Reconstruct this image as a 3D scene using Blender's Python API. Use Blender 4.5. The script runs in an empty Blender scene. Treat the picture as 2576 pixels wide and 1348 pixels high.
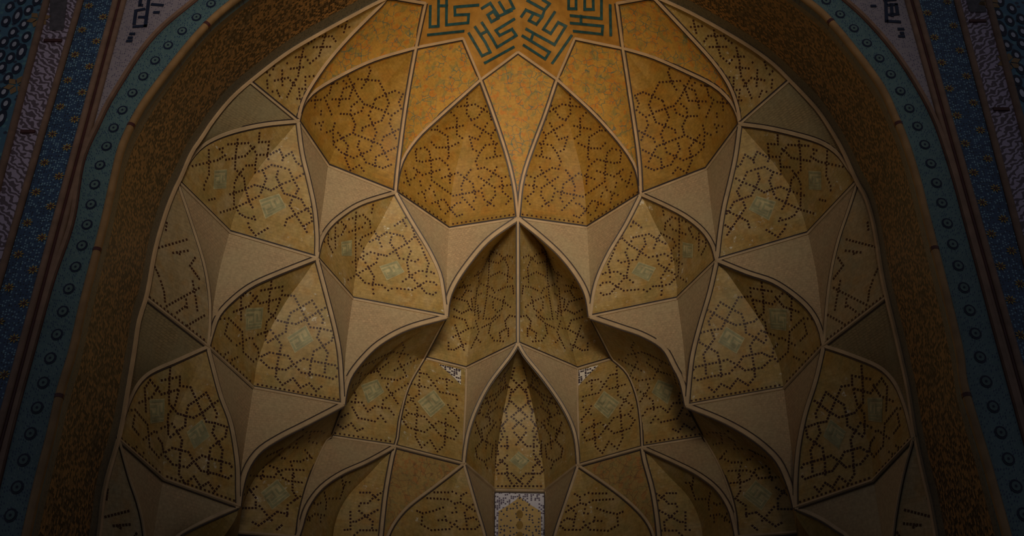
import bpy, math, random
from mathutils import Vector, Matrix
from mathutils.bvhtree import BVHTree

random.seed(7)
SC = bpy.context.scene
COL = SC.collection

# ------------------------------------------------------------------ camera
EYE = Vector((0.0, 0.0, 1.6))
FPX = 3000.0                     # focal length in pixels of the 2576 px wide frame
PITCH = math.radians(35.0)
YAW = 0.0065
cam = bpy.data.cameras.new('camera')
cam.sensor_width = 36.0
cam.lens = FPX / 2576.0 * 36.0
cam.clip_end = 300
cam_ob = bpy.data.objects.new('camera', cam)
COL.objects.link(cam_ob)
cam_ob.location = EYE
cam_ob.rotation_euler = (math.pi / 2 + PITCH, 0, YAW)
SC.camera = cam_ob

# ------------------------------------------------------------------ light
SC.view_settings.view_transform = 'Standard'
SC.view_settings.look = 'None'
SC.view_settings.gamma = 1.0
SC.view_settings.use_curve_mapping = False
SC.view_settings.exposure = 0.0
world = bpy.data.worlds.new('dusk_sky')
SC.world = world
world.use_nodes = True
bg = world.node_tree.nodes['Background']
bg.inputs[0].default_value = (0.60, 0.62, 0.70, 1)
bg.inputs[1].default_value = 0.12


def spot(name, loc, target, power, color, size, blend, radius):
    l = bpy.data.lights.new(name, 'SPOT')
    l.energy = power
    l.color = color
    l.spot_size = math.radians(size)
    l.spot_blend = blend
    l.shadow_soft_size = radius
    o = bpy.data.objects.new(name, l)
    COL.objects.link(o)
    o.location = loc
    o.rotation_euler = (Vector(target) - Vector(loc)).to_track_quat('-Z', 'Y').to_euler()
    return o


spot('court_daylight_fill', (1.2, -7.5, 6.6), (-0.9, 15.0, 14.2), 20000, (1.0, 0.83, 0.62), 27.5, 1.0, 3.4)  # added spot standing in for courtyard daylight; its cone fades the edges
spot('dome_bounce_fill', (-0.3, 12.3, 0.6), (-0.3, 14.9, 16.5), 1900, (1.0, 0.62, 0.20), 34, 1.0, 0.6)  # added unseen spot standing in for warm light bounced up into the dome

# ------------------------------------------------------------------ projection helpers (photo pixel -> metres)
CP, SP = math.cos(PITCH), math.sin(PITCH)
CY, SY = math.cos(YAW), math.sin(YAW)


def ray(px, py):
    a = (px - 1288.0) / FPX
    b = (674.0 - py) / FPX
    x, y, z = a, CP - b * SP, SP + b * CP
    return Vector((CY * x - SY * y, SY * x + CY * y, z))


def atY(px, py, Y):
    d = ray(px, py)
    return EYE + d * (Y / d.y)


def atH(px, py, h):
    d = ray(px, py)
    return EYE + d * (h / d.z)


def to_px(p):
    q = p - EYE
    x, y = CY * q.x + SY * q.y, -SY * q.x + CY * q.y
    zc = y * CP + q.z * SP
    up = -y * SP + q.z * CP
    return (1288.0 + FPX * x / zc, 674.0 - FPX * up / zc)


def mir(pts):
    return [(2606.0 - x, y) for x, y in pts]


def catmull(pts, per=10):
    if len(pts) < 3:
        (x0, y0), (x1, y1) = pts[0], pts[-1]
        return [(x0 + (x1 - x0) * i / per, y0 + (y1 - y0) * i / per) for i in range(per + 1)]
    P = [(2 * pts[0][0] - pts[1][0], 2 * pts[0][1] - pts[1][1])] + list(pts) + \
        [(2 * pts[-1][0] - pts[-2][0], 2 * pts[-1][1] - pts[-2][1])]
    out = []
    for i in range(1, len(P) - 2):
        for k in range(per):
            t = k / per
            r = []
            for c in (0, 1):
                p0, p1, p2, p3 = P[i - 1][c], P[i][c], P[i + 1][c], P[i + 2][c]
                r.append(0.5 * (2 * p1 + (p2 - p0) * t + (2 * p0 - 5 * p1 + 4 * p2 - p3) * t * t
                                + (3 * p1 - p0 - 3 * p2 + p3) * t ** 3))
            out.append(tuple(r))
    out.append(tuple(pts[-1]))
    return out


def resample(pts, n):
    L = [0.0]
    for a, b in zip(pts, pts[1:]):
        L.append(L[-1] + math.dist(a, b))
    out = []
    j = 0
    for i in range(n + 1):
        s = L[-1] * i / n
        while j < len(L) - 2 and L[j + 1] < s:
            j += 1
        t = (s - L[j]) / max(1e-9, L[j + 1] - L[j])
        out.append(tuple(pts[j][c] + (pts[j + 1][c] - pts[j][c]) * t for c in range(len(pts[0]))))
    return out


NS = 22


def crv(pts, ya, yb, k=1.5, n=NS):
    """curve through photo points; distance from the eye eases from ya (top) to yb (bottom)"""
    q = resample(catmull(pts), n)
    return [atY(x, y, ya + (yb - ya) * (1 - (1 - i / n) ** k)) for i, (x, y) in enumerate(q)]


def re3(pts, n=NS):
    return [Vector(p) for p in resample([tuple(p) for p in pts], n)]


FOCUS = Vector((0.0, 11.0, 10.5))

# ------------------------------------------------------------------ mesh builder


class MB:
    def __init__(self):
        self.v, self.f, self.m, self.uv, self.mats = [], [], [], [], []

    def slot(self, mat):
        if mat not in self.mats:
            self.mats.append(mat)
        return self.mats.index(mat)

    def vert(self, p, uv=(0, 0)):
        self.v.append(Vector(p))
        self.uv.append(uv)
        return len(self.v) - 1

    def face(self, idx, mat):
        self.f.append(tuple(idx))
        self.m.append(self.slot(mat))

    def poly(self, pts, mat, uvs=None):
        ids = [self.vert(p, uvs[i] if uvs else (p[0], p[2])) for i, p in enumerate(pts)]
        self.face(ids, mat)

    def loft(self, A, B, mat, nu=8, bulge=0.0, thick=0.14, away=None):
        """surface between two curves with real thickness behind it; returns a BVH of its front"""
        n = len(A)
        front, back = [], []
        vlen = 0.0
        for i in range(n):
            if i:
                vlen += ((A[i] + B[i]) / 2 - (A[i - 1] + B[i - 1]) / 2).length
            w = (A[i] - B[i]).length
            rf, rb = [], []
            for j in range(nu + 1):
                t = j / nu
                p = A[i].lerp(B[i], t)
                d = away if away else (p - FOCUS).normalized()
                if bulge:
                    p = p + d * (bulge * math.sin(math.pi * t) * min(1.0, w / 0.8))
                rf.append(self.vert(p, (w * (1 - t), vlen)))
                rb.append(self.vert(p + d * thick, (w * (1 - t), vlen)))
            front.append(rf)
            back.append(rb)
        tris = []
        for i in range(n - 1):
            for j in range(nu):
                q = [front[i][j], front[i][j + 1], front[i + 1][j + 1], front[i + 1][j]]
                a, b, c, d = [self.v[x] for x in q]
                nrm = (c - a).cross(d - b)
                ctr = (a + b + c + d) / 4
                flip = nrm.dot((away * -1) if away else (FOCUS - ctr)) < 0
                qq = q[::-1] if flip else q
                self.face(qq, mat)
                r = [back[i][j], back[i][j + 1], back[i + 1][j + 1], back[i + 1][j]]
                self.face(r if flip else r[::-1], mat)
                tris.append(q)
        for i in range(n - 1):
            for j in (0, nu):
                self.face((front[i][j], front[i + 1][j], back[i + 1][j], back[i][j]), mat)
        for i in (0, n - 1):
            for j in range(nu):
                self.face((front[i][j], front[i][j + 1], back[i][j + 1], back[i][j]), mat)
        vs = [tuple(p) for p in self.v]
        return BVHTree.FromPolygons(vs, tris)

    def sweep(self, pts, w, h, light, dark, d=0.014, away=None, sink=0.03, lift=0.0):
        """moulding: raised light fillet with thin dark strips either side, part glaze line, part painted shadow"""
        pts = [p for i, p in enumerate(pts) if i == 0 or (p - pts[i - 1]).length > 1e-4]
        prof = [(-w / 2 - d, 0.004), (-w / 2, 0.004), (-w / 2 + w * .12, h), (w / 2 - w * .12, h),
                (w / 2, 0.004), (w / 2 + d, 0.004), (w / 2, -sink), (-w / 2, -sink)]
        mats = [dark, light, light, light, dark, dark, dark, dark]
        rings = []
        ln = 0.0
        for i, p in enumerate(pts):
            t = Vector((0, 0, 0))
            if i:
                t += (p - pts[i - 1]).normalized()
                ln += (p - pts[i - 1]).length
            if i < len(pts) - 1:
                t += (pts[i + 1] - p).normalized()
            t.normalize()
            nrm = -away if away else (FOCUS - p)
            nrm = (nrm - t * nrm.dot(t)).normalized()
            s = t.cross(nrm)
            rings.append([self.vert(p + s * a + nrm * (b + lift), (ln, a)) for a, b in prof])
        k = len(prof)
        for i in range(len(rings) - 1):
            for j in range(k):
                self.face((rings[i][j], rings[i][(j + 1) % k], rings[i + 1][(j + 1) % k], rings[i + 1][j]), mats[j])
        self.face(rings[0][::-1], light)
        self.face(rings[-1], light)

    def tube(self, pts, r, mat, seg=10):
        rings = []
        ln = 0.0
        for i, p in enumerate(pts):
            t = Vector((0, 0, 0))
            if i:
                t += (p - pts[i - 1]).normalized()
                ln += (p - pts[i - 1]).length
            if i < len(pts) - 1:
                t += (pts[i + 1] - p).normalized()
            t.normalize()
            a = t.orthogonal().normalized() if abs(t.y) > .9 else t.cross(Vector((0, 1, 0))).normalized()
            b = t.cross(a)
            rings.append([self.vert(p + a * (r * math.cos(2 * math.pi * k / seg)) + b * (r * math.sin(2 * math.pi * k / seg)),
                                    (ln, k / seg * r * 6)) for k in range(seg)])
        for i in range(len(rings) - 1):
            for j in range(seg):
                self.face((rings[i][j], rings[i][(j + 1) % seg], rings[i + 1][(j + 1) % seg], rings[i + 1][j]), mat)
        self.face(rings[0][::-1], mat)
        self.face(rings[-1], mat)

    def box(self, lo, hi, mat):
        x0, y0, z0 = lo
        x1, y1, z1 = hi
        c = [(x0, y0, z0), (x1, y0, z0), (x1, y1, z0), (x0, y1, z0), (x0, y0, z1), (x1, y0, z1), (x1, y1, z1), (x0, y1, z1)]
        for q in ((3, 2, 1, 0), (4, 5, 6, 7), (0, 1, 5, 4), (1, 2, 6, 5), (2, 3, 7, 6), (3, 0, 4, 7)):
            ps = [c[i] for i in q]
            if len({p[2] for p in ps}) == 1:
                uv = [(p[0], p[1]) for p in ps]
            elif len({p[1] for p in ps}) == 1:
                uv = [(p[0], p[2]) for p in ps]
            else:
                uv = [(p[1], p[2]) for p in ps]
            self.poly(ps, mat, uv)

    def build(self, name, parent=None, smooth=True):
        org = parent.matrix_basis.translation if parent else None
        if parent is not None and parent.parent is not None:
            org = org + parent.parent.location
        me = bpy.data.meshes.new(name)
        vs = [(p - org) if org is not None else p for p in self.v]
        me.from_pydata([tuple(p) for p in vs], [], self.f)
        for m in self.mats:
            me.materials.append(m)
        me.polygons.foreach_set('material_index', self.m)
        uvl = me.uv_layers.new(name='UVMap')
        buf = []
        for l in me.loops:
            buf.extend(self.uv[l.vertex_index])
        uvl.data.foreach_set('uv', buf)
        if smooth:
            me.polygons.foreach_set('use_smooth', [True] * len(me.polygons))
            me.set_sharp_from_angle(angle=0.7)
        me.update()
        o = bpy.data.objects.new(name, me)
        COL.objects.link(o)
        if parent:
            o.parent = parent
        return o


def thing(name, label, cat, loc, group=None):
    o = bpy.data.objects.new(name, None)
    o.empty_display_size = 0.2
    COL.objects.link(o)
    o.location = loc
    o['label'] = label
    o['category'] = cat
    if group:
        o['group'] = group
    return o


def tag(o, label, cat, group=None):
    o['label'] = label
    o['category'] = cat
    if group:
        o['group'] = group
    return o


def structure(o, label, cat):
    o['kind'] = 'structure'
    o['label'] = label
    o['category'] = cat
    return o


# ------------------------------------------------------------------ materials
class NT:
    def __init__(self, name, rough=0.6, spec=0.3):
        self.mat = bpy.data.materials.new(name)
        self.mat.use_nodes = True
        self.t = self.mat.node_tree
        self.b = self.t.nodes['Principled BSDF']
        self.b.inputs['Roughness'].default_value = rough
        self.b.inputs['Specular IOR Level'].default_value = spec
        self.uv = self.t.nodes.new('ShaderNodeUVMap').outputs[0]
        self.obj = self.t.nodes.new('ShaderNodeNewGeometry').outputs['Position']

    def n(self, kind, ins=None, **props):
        nd = self.t.nodes.new(kind)
        for k, v in props.items():
            setattr(nd, k, v)
        for k, v in (ins or {}).items():
            s = nd.inputs[k]
            if hasattr(v, 'is_output') or isinstance(v, bpy.types.NodeSocket):
                self.t.links.new(v, s)
            else:
                s.default_value = v
        return nd

    def noise(self, vec, scale, detail=3.0, rough=0.55):
        return self.n('ShaderNodeTexNoise', {'Vector': vec, 'Scale': scale, 'Detail': detail, 'Roughness': rough}).outputs['Fac']

    def ramp(self, fac, stops, interp='LINEAR'):
        nd = self.n('ShaderNodeValToRGB', {'Fac': fac})
        cr = nd.color_ramp
        cr.interpolation = interp
        while len(cr.elements) < len(stops):
            cr.elements.new(0.5)
        for e, (p, c) in zip(cr.elements, stops):
            e.position = p
            e.color = c if len(c) == 4 else (*c, 1)
        return nd.outputs['Color']

    def mix(self, fac, a, b, blend='MIX'):
        nd = self.n('ShaderNodeMix', data_type='RGBA', blend_type=blend)
        for s, v in ((nd.inputs[0], fac), (nd.inputs[6], a), (nd.inputs[7], b)):
            if isinstance(v, bpy.types.NodeSocket):
                self.t.links.new(v, s)
            else:
                s.default_value = v if not isinstance(v, tuple) or len(v) == 4 else (*v, 1)
        return nd.outputs[2]

    def math(self, op, a, b=0.0):
        nd = self.n('ShaderNodeMath', operation=op)
        for s, v in ((nd.inputs[0], a), (nd.inputs[1], b)):
            if isinstance(v, bpy.types.NodeSocket):
                self.t.links.new(v, s)
            else:
                s.default_value = v
        return nd.outputs[0]

    def out(self, color, bump=None, strength=0.2, dist=0.01):
        if isinstance(color, bpy.types.NodeSocket):
            self.t.links.new(color, self.b.inputs['Base Color'])
        else:
            self.b.inputs['Base Color'].default_value = (*color, 1)
        if bump is not None:
            bn = self.n('ShaderNodeBump', {'Height': bump, 'Strength': strength, 'Distance': dist})
            self.t.links.new(bn.outputs[0], self.b.inputs['Normal'])
        return self.mat


def mat_plain(name, col, rough=0.6, var=0.25, scale=6.0, spec=0.3):
    m = NT(name, rough, spec)
    f = m.noise(m.obj, scale, 4)
    lo = tuple(c * (1 - var) for c in col)
    hi = tuple(min(1, c * (1 + var)) for c in col)
    return m.out(m.ramp(f, [(0.3, lo), (0.7, hi)]))


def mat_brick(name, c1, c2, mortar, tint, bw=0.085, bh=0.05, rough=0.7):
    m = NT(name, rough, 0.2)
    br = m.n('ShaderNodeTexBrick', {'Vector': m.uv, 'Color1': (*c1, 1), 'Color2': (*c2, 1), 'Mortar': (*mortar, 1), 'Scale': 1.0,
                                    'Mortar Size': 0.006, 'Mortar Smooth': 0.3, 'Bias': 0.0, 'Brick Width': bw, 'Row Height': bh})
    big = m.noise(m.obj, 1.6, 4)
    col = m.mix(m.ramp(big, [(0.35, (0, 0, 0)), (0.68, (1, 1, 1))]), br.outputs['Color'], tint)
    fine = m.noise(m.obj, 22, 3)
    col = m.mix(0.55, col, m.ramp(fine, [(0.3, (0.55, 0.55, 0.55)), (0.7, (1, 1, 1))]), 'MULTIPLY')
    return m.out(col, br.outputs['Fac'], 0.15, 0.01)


def mat_gold(name, base, warm, pale, glints=0.0):
    """ochre glazed brick of the pattern fields, weathered, with faint brick joints"""
    m = NT(name, 0.5, 0.3)
    big = m.noise(m.obj, 2.2, 4)
    col = m.ramp(big, [(0.3, base), (0.5, warm), (0.72, pale)])
    sh = m.n('ShaderNodeVectorMath', {0: m.obj, 1: (5.3, 2.7, 9.1)}, operation='ADD').outputs[0]
    o1 = m.ramp(m.noise(m.obj, 4.2, 2, 0.5), [(0.50, (0, 0, 0)), (0.64, (1, 1, 1))])
    o2 = m.ramp(m.noise(sh, 3.4, 3, 0.55), [(0.50, (0, 0, 0)), (0.66, (1, 1, 1))])
    col = m.mix(m.math('MULTIPLY', o1, 0.5), col, (base[0] * 1.12, base[1] * .9, base[2] * .65, 1))
    col = m.mix(m.math('MULTIPLY', o2, 0.5), col, (base[0] * .86, base[1] * 1.05, base[2] * 1.3, 1))
    br = m.n('ShaderNodeTexBrick', {'Vector': m.uv, 'Color1': (1, 1, 1, 1), 'Color2': (0.8, 0.8, 0.8, 1), 'Mortar': (0.66, 0.66, 0.66, 1),
                                    'Scale': 1.0, 'Mortar Size': 0.006, 'Mortar Smooth': 0.4, 'Brick Width': 0.12, 'Row Height': 0.052})
    col = m.mix(0.4, col, br.outputs['Color'], 'MULTIPLY')
    fine = m.noise(m.obj, 17, 4, 0.65)
    col = m.mix(0.6, col, m.ramp(fine, [(0.32, (0.5, 0.5, 0.5)), (0.66, (1, 1, 1))]), 'MULTIPLY')
    if glints:  # pale patches painted into the colour as glints off the glaze
        fl = m.noise(m.obj, 9.0, 5, 0.7)
        fl2 = m.noise(m.obj, 1.3, 2)
        k = m.math('MULTIPLY', m.ramp(fl, [(0.60, (0, 0, 0)), (0.68, (1, 1, 1))]), m.ramp(fl2, [(0.48, (0, 0, 0)), (0.6, (1, 1, 1))]))
        col = m.mix(m.math('MULTIPLY', k, glints), col, (0.62, 0.60, 0.52, 1))
    return m.out(col, br.outputs['Fac'], 0.1, 0.01)


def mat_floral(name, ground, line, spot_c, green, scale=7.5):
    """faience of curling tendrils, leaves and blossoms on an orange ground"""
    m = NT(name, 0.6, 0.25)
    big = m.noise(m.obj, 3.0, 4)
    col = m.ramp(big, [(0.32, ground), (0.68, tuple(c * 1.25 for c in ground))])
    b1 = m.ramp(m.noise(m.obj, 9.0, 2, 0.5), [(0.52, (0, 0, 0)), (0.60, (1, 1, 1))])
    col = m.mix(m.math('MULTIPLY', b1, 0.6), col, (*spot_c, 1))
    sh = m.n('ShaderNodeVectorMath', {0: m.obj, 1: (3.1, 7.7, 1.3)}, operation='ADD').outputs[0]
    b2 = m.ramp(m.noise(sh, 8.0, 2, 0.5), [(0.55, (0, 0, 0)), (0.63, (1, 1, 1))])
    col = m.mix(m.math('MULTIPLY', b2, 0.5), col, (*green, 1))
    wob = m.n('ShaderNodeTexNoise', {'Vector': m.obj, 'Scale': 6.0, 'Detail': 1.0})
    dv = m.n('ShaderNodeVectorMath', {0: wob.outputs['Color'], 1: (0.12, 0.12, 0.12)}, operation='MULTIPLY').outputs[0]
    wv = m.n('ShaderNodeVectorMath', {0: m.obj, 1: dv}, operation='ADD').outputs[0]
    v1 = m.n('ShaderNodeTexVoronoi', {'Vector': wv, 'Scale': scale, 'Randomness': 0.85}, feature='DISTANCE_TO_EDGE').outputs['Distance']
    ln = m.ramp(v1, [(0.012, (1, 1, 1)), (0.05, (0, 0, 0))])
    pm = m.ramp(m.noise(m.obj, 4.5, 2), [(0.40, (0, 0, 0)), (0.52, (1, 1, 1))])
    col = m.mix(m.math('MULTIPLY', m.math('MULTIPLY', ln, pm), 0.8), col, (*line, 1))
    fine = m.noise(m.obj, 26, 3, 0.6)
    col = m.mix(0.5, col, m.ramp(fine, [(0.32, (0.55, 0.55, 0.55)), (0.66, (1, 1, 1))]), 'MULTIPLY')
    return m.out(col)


def mat_specks(name, ground, speck, cell, lo=0.45, hi=0.5, ground2=None, dens=0.5, core=0.0):
    """small square tesserae scattered on a ground (UV in metres)"""
    m = NT(name, 0.4, 0.4)
    big = m.noise(m.obj, 1.7, 4)
    g2 = ground2 or tuple(c * 1.5 for c in ground)
    col = m.ramp(big, [(0.36, ground), (0.66, g2)])
    v = m.n('ShaderNodeTexVoronoi', {'Vector': m.uv, 'Scale': 1.0 / cell, 'Randomness': 0.35}, feature='F1', voronoi_dimensions='2D', distance='CHEBYCHEV')
    sep = m.n('ShaderNodeSeparateColor', {'Color': v.outputs['Color']})
    on = m.math('LESS_THAN', sep.outputs[0], dens)
    sq = m.ramp(v.outputs['Distance'], [(lo - .06, (1, 1, 1)), (hi - .06, (0, 0, 0))])
    col = m.mix(m.math('MULTIPLY', on, sq), col, (*speck, 1))
    if core:
        hi_ = m.math('GREATER_THAN', sep.outputs[1], 0.72)
        col = m.mix(m.math('MULTIPLY', m.math('MULTIPLY', hi_, sq), core), col, (*[min(1, c * 1.7) for c in g2], 1))
    return m.out(col)


def mat_mosaic(name, ground, a, b, cell, da=0.35, db=0.7):
    m = NT(name, 0.35, 0.45)
    v = m.n('ShaderNodeTexVoronoi', {'Vector': m.uv, 'Scale': 1.0 / cell, 'Randomness': 0.8}, feature='F1', voronoi_dimensions='2D')
    sep = m.n('ShaderNodeSeparateColor', {'Color': v.outputs['Color']})
    dot = m.ramp(v.outputs['Distance'], [(0.24, (1, 1, 1)), (0.36, (0, 0, 0))])
    col = m.mix(m.noise(m.obj, 2.5, 3), (*ground, 1), (*[c * 1.7 for c in ground], 1))
    col = m.mix(m.math('MULTIPLY', dot, m.math('LESS_THAN', sep.outputs[0], da)), col, (*a, 1))
    col = m.mix(m.math('MULTIPLY', dot, m.math('GREATER_THAN', sep.outputs[0], db)), col, (*b, 1))
    return m.out(col)


def mat_script(name, ground, line):
    """band of interlaced pale strokes"""
    m = NT(name, 0.4, 0.4)
    w = m.n('ShaderNodeTexWave', {'Vector': m.uv, 'Scale': 6.0, 'Distortion': 8.0, 'Detail': 1.5, 'Detail Scale': 1.6}, wave_type='BANDS',
            bands_direction='DIAGONAL').outputs['Fac']
    col = m.mix(m.ramp(w, [(0.5, (0, 0, 0)), (0.62, (1, 1, 1))]), (*ground, 1), (*line, 1))
    return m.out(col)


M = {}
M['brick'] = mat_brick('cream_brick', (0.50, 0.35, 0.205), (0.41, 0.30, 0.18), (0.36, 0.26, 0.155), (0.42, 0.335, 0.20), 0.06, 0.05)
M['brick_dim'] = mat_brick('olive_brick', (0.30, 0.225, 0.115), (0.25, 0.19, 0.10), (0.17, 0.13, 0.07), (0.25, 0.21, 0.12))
M['gold'] = mat_gold('ochre_field', (0.34, 0.225, 0.065), (0.42, 0.29, 0.105), (0.46, 0.345, 0.175), 0.8)
M['gold_plain'] = mat_gold('amber_field', (0.31, 0.17, 0.027), (0.37, 0.21, 0.04), (0.42, 0.26, 0.075))
M['pale_gold'] = mat_gold('weathered_field', (0.33, 0.25, 0.13), (0.38, 0.29, 0.16), (0.42, 0.33, 0.2))
M['floral'] = mat_floral('floral_faience', (0.40, 0.225, 0.045), (0.07, 0.15, 0.12), (0.50, 0.17, 0.025), (0.19, 0.20, 0.07))
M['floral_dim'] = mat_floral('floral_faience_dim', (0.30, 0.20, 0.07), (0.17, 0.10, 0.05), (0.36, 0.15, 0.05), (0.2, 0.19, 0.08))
M['star'] = mat_plain('star_ground', (0.36, 0.185, 0.04), 0.45, 0.2, 7)
M['trim'] = mat_plain('plaster_fillet', (0.39, 0.29, 0.18), 0.6, 0.15, 4)
M['trim_warm'] = mat_plain('brick_fillet', (0.42, 0.29, 0.17), 0.6, 0.15, 4)
M['joint'] = mat_plain('dark_line_shade', (0.035, 0.026, 0.025), 0.5, 0.2, 5)  # dark glaze lines, doubling as shadow lines painted beside the mouldings
M['dot'] = mat_plain('brown_glazed_tessera', (0.04, 0.014, 0.010), 0.5, 0.3, 30, 0.3)
M['teal'] = mat_plain('teal_glazed_letter', (0.014, 0.065, 0.085), 0.5, 0.4, 12, 0.3)
M['kufic_ground'] = mat_plain('grey_green_glaze', (0.37, 0.32, 0.17), 0.55, 0.3, 8, 0.3)
M['kufic_line'] = mat_plain('slate_green_glaze', (0.25, 0.245, 0.135), 0.55, 0.3, 8, 0.3)
M['white_glaze'] = mat_specks('white_glaze_specks', (0.55, 0.52, 0.47), (0.04, 0.03, 0.05), 0.04, dens=0.45)
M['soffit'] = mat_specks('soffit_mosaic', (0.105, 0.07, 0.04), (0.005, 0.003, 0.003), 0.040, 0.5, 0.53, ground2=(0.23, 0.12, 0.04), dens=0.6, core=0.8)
M['soffit_edge'] = mat_mosaic('soffit_border_mosaic', (0.07, 0.072, 0.062), (0.02, 0.035, 0.04), (0.13, 0.115, 0.085), 0.036)
M['turq'] = mat_mosaic('turquoise_arabesque', (0.04, 0.075, 0.085), (0.012, 0.03, 0.07), (0.085, 0.13, 0.135), 0.036)
M['blue'] = mat_mosaic('cobalt_flower_mosaic', (0.013, 0.032, 0.075), (0.13, 0.24, 0.32), (0.004, 0.007, 0.02), 0.032, 0.36, 0.66)
M['lattice'] = mat_mosaic('navy_lattice_ground', (0.03, 0.085, 0.14), (0.07, 0.18, 0.22), (0.012, 0.02, 0.05), 0.09)
M['script'] = mat_script('lilac_script_band', (0.08, 0.055, 0.075), (0.30, 0.25, 0.36))
M['lilac'] = mat_mosaic('lilac_brick_mosaic', (0.14, 0.12, 0.145), (0.08, 0.07, 0.11), (0.22, 0.195, 0.21), 0.03)
M['cord'] = mat_plain('ochre_cord_glaze', (0.20, 0.115, 0.048), 0.4, 0.2, 5)
M['bead'] = mat_plain('brown_bead_brick', (0.155, 0.092, 0.065), 0.55, 0.2, 6)
M['red_line'] = mat_plain('dark_red_glaze', (0.05, 0.014, 0.012), 0.4, 0.2, 6)
M['yellow'] = mat_plain('yellow_petal_glaze', (0.26, 0.16, 0.035), 0.4, 0.25, 10)
M['navy'] = mat_plain('navy_glaze', (0.006, 0.010, 0.03), 0.35, 0.2, 8)
M['cartouche'] = mat_plain('dusky_cartouche_glaze', (0.055, 0.048, 0.06), 0.45, 0.4, 14)
M['pale'] = mat_plain('pale_lilac_glaze', (0.32, 0.33, 0.42), 0.35, 0.2, 8)
M['ring_pale'] = mat_plain('grey_turquoise_glaze', (0.06, 0.10, 0.105), 0.35, 0.2, 8)
M['panel_white'] = mat_specks('white_faience', (0.55, 0.55, 0.66), (0.12, 0.10, 0.16), 0.035, ground2=(0.62, 0.62, 0.70), dens=0.4)
M['panel_gold'] = mat_mosaic('gold_faience', (0.36, 0.25, 0.10), (0.05, 0.05, 0.08), (0.50, 0.36, 0.10), 0.055, 0.45, 0.7)
M['wall'] = mat_brick('plain_wall_brick', (0.30, 0.22, 0.14), (0.26, 0.19, 0.12), (0.2, 0.15, 0.1), (0.28, 0.22, 0.15), 0.22, 0.07)
M['paving'] = mat_brick('courtyard_paving', (0.34, 0.30, 0.24), (0.30, 0.27, 0.22), (0.18, 0.16, 0.13), (0.33, 0.3, 0.25), 0.6, 0.6)

# ------------------------------------------------------------------ survey of the vault
# corner points of each tier (photo pixels, left half / right half); every tier is a level plane
Y_FRONT, Y_REAR = 11.4, 13.4          # facade plane and back edge of the arch soffit
LEVEL = {'A': 12.85, 'B': 10.9, 'C': 8.87, 'D': 6.74, 'E': 4.6}
NODES = {
    'L': dict(T0=(975, -8), I0=(1070, 8), T1=(1046, 119), I1=(1165, 96), T2=(1209, 200), I2=(1303, 130),
              A0=(628, 206), A1=(749, 305), A2=(825, 417), A3=(994, 484), A4=(1129, 576), A5=(1303, 549),
              B0=(444, 454), B1=(577, 585), B2=(796, 649), B3=(887, 752), B4=(1122, 797), B5=(1067, 901), B6=(1173, 927), B7=(1303, 864),
              C0=(368, 752), C1=(522, 872), C2=(637, 976), C3=(862, 1018), C4=(832, 1099), C5=(993, 1123), C6=(1166, 1167), C7=(1243, 1234),
              D0=(298, 1107), D1=(410, 1206), D2=(599, 1274), D3=(600, 1340), D4=(747, 1352), D5=(838, 1425), D6=(950, 1425),
              D7=(1110, 1470), D8=(1240, 1490), E1=(372, 1610), E2=(480, 1690), E3=(590, 1760)),
    'R': dict(T0=(1643, -8), I0=(1552, 8), T1=(1567, 121), I1=(1446, 96), T2=(1401, 199), I2=(1303, 130),
              A0=(1987, 203), A1=(1862, 312), A2=(1778, 425), A3=(1613, 489), A4=(1477, 573), A5=(1303, 549),
              B0=(2159, 455), B1=(2033, 588), B2=(1804, 655), B3=(1704, 752), B4=(1486, 797), B5=(1540, 903), B6=(1453, 928), B7=(1303, 864),
              C0=(2232, 748), C1=(2073, 870), C2=(1972, 978), C3=(1729, 1021), C4=(1771, 1101), C5=(1616, 1126), C6=(1455, 1171), C7=(1371, 1236),
              D0=(2299, 1103), D1=(2197, 1210), D2=(2002, 1277), D4=(1854, 1352), D6=(1660, 1425), D8=(1373, 1490)),
}
for k, (x, y) in NODES['L'].items():
    NODES['R'].setdefault(k, (2604 - x, y))
DOME_Y = dict(T0=13.4, I0=13.78, T1=14.57, I1=14.68, T2=15.4, I2=15.05)

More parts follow.
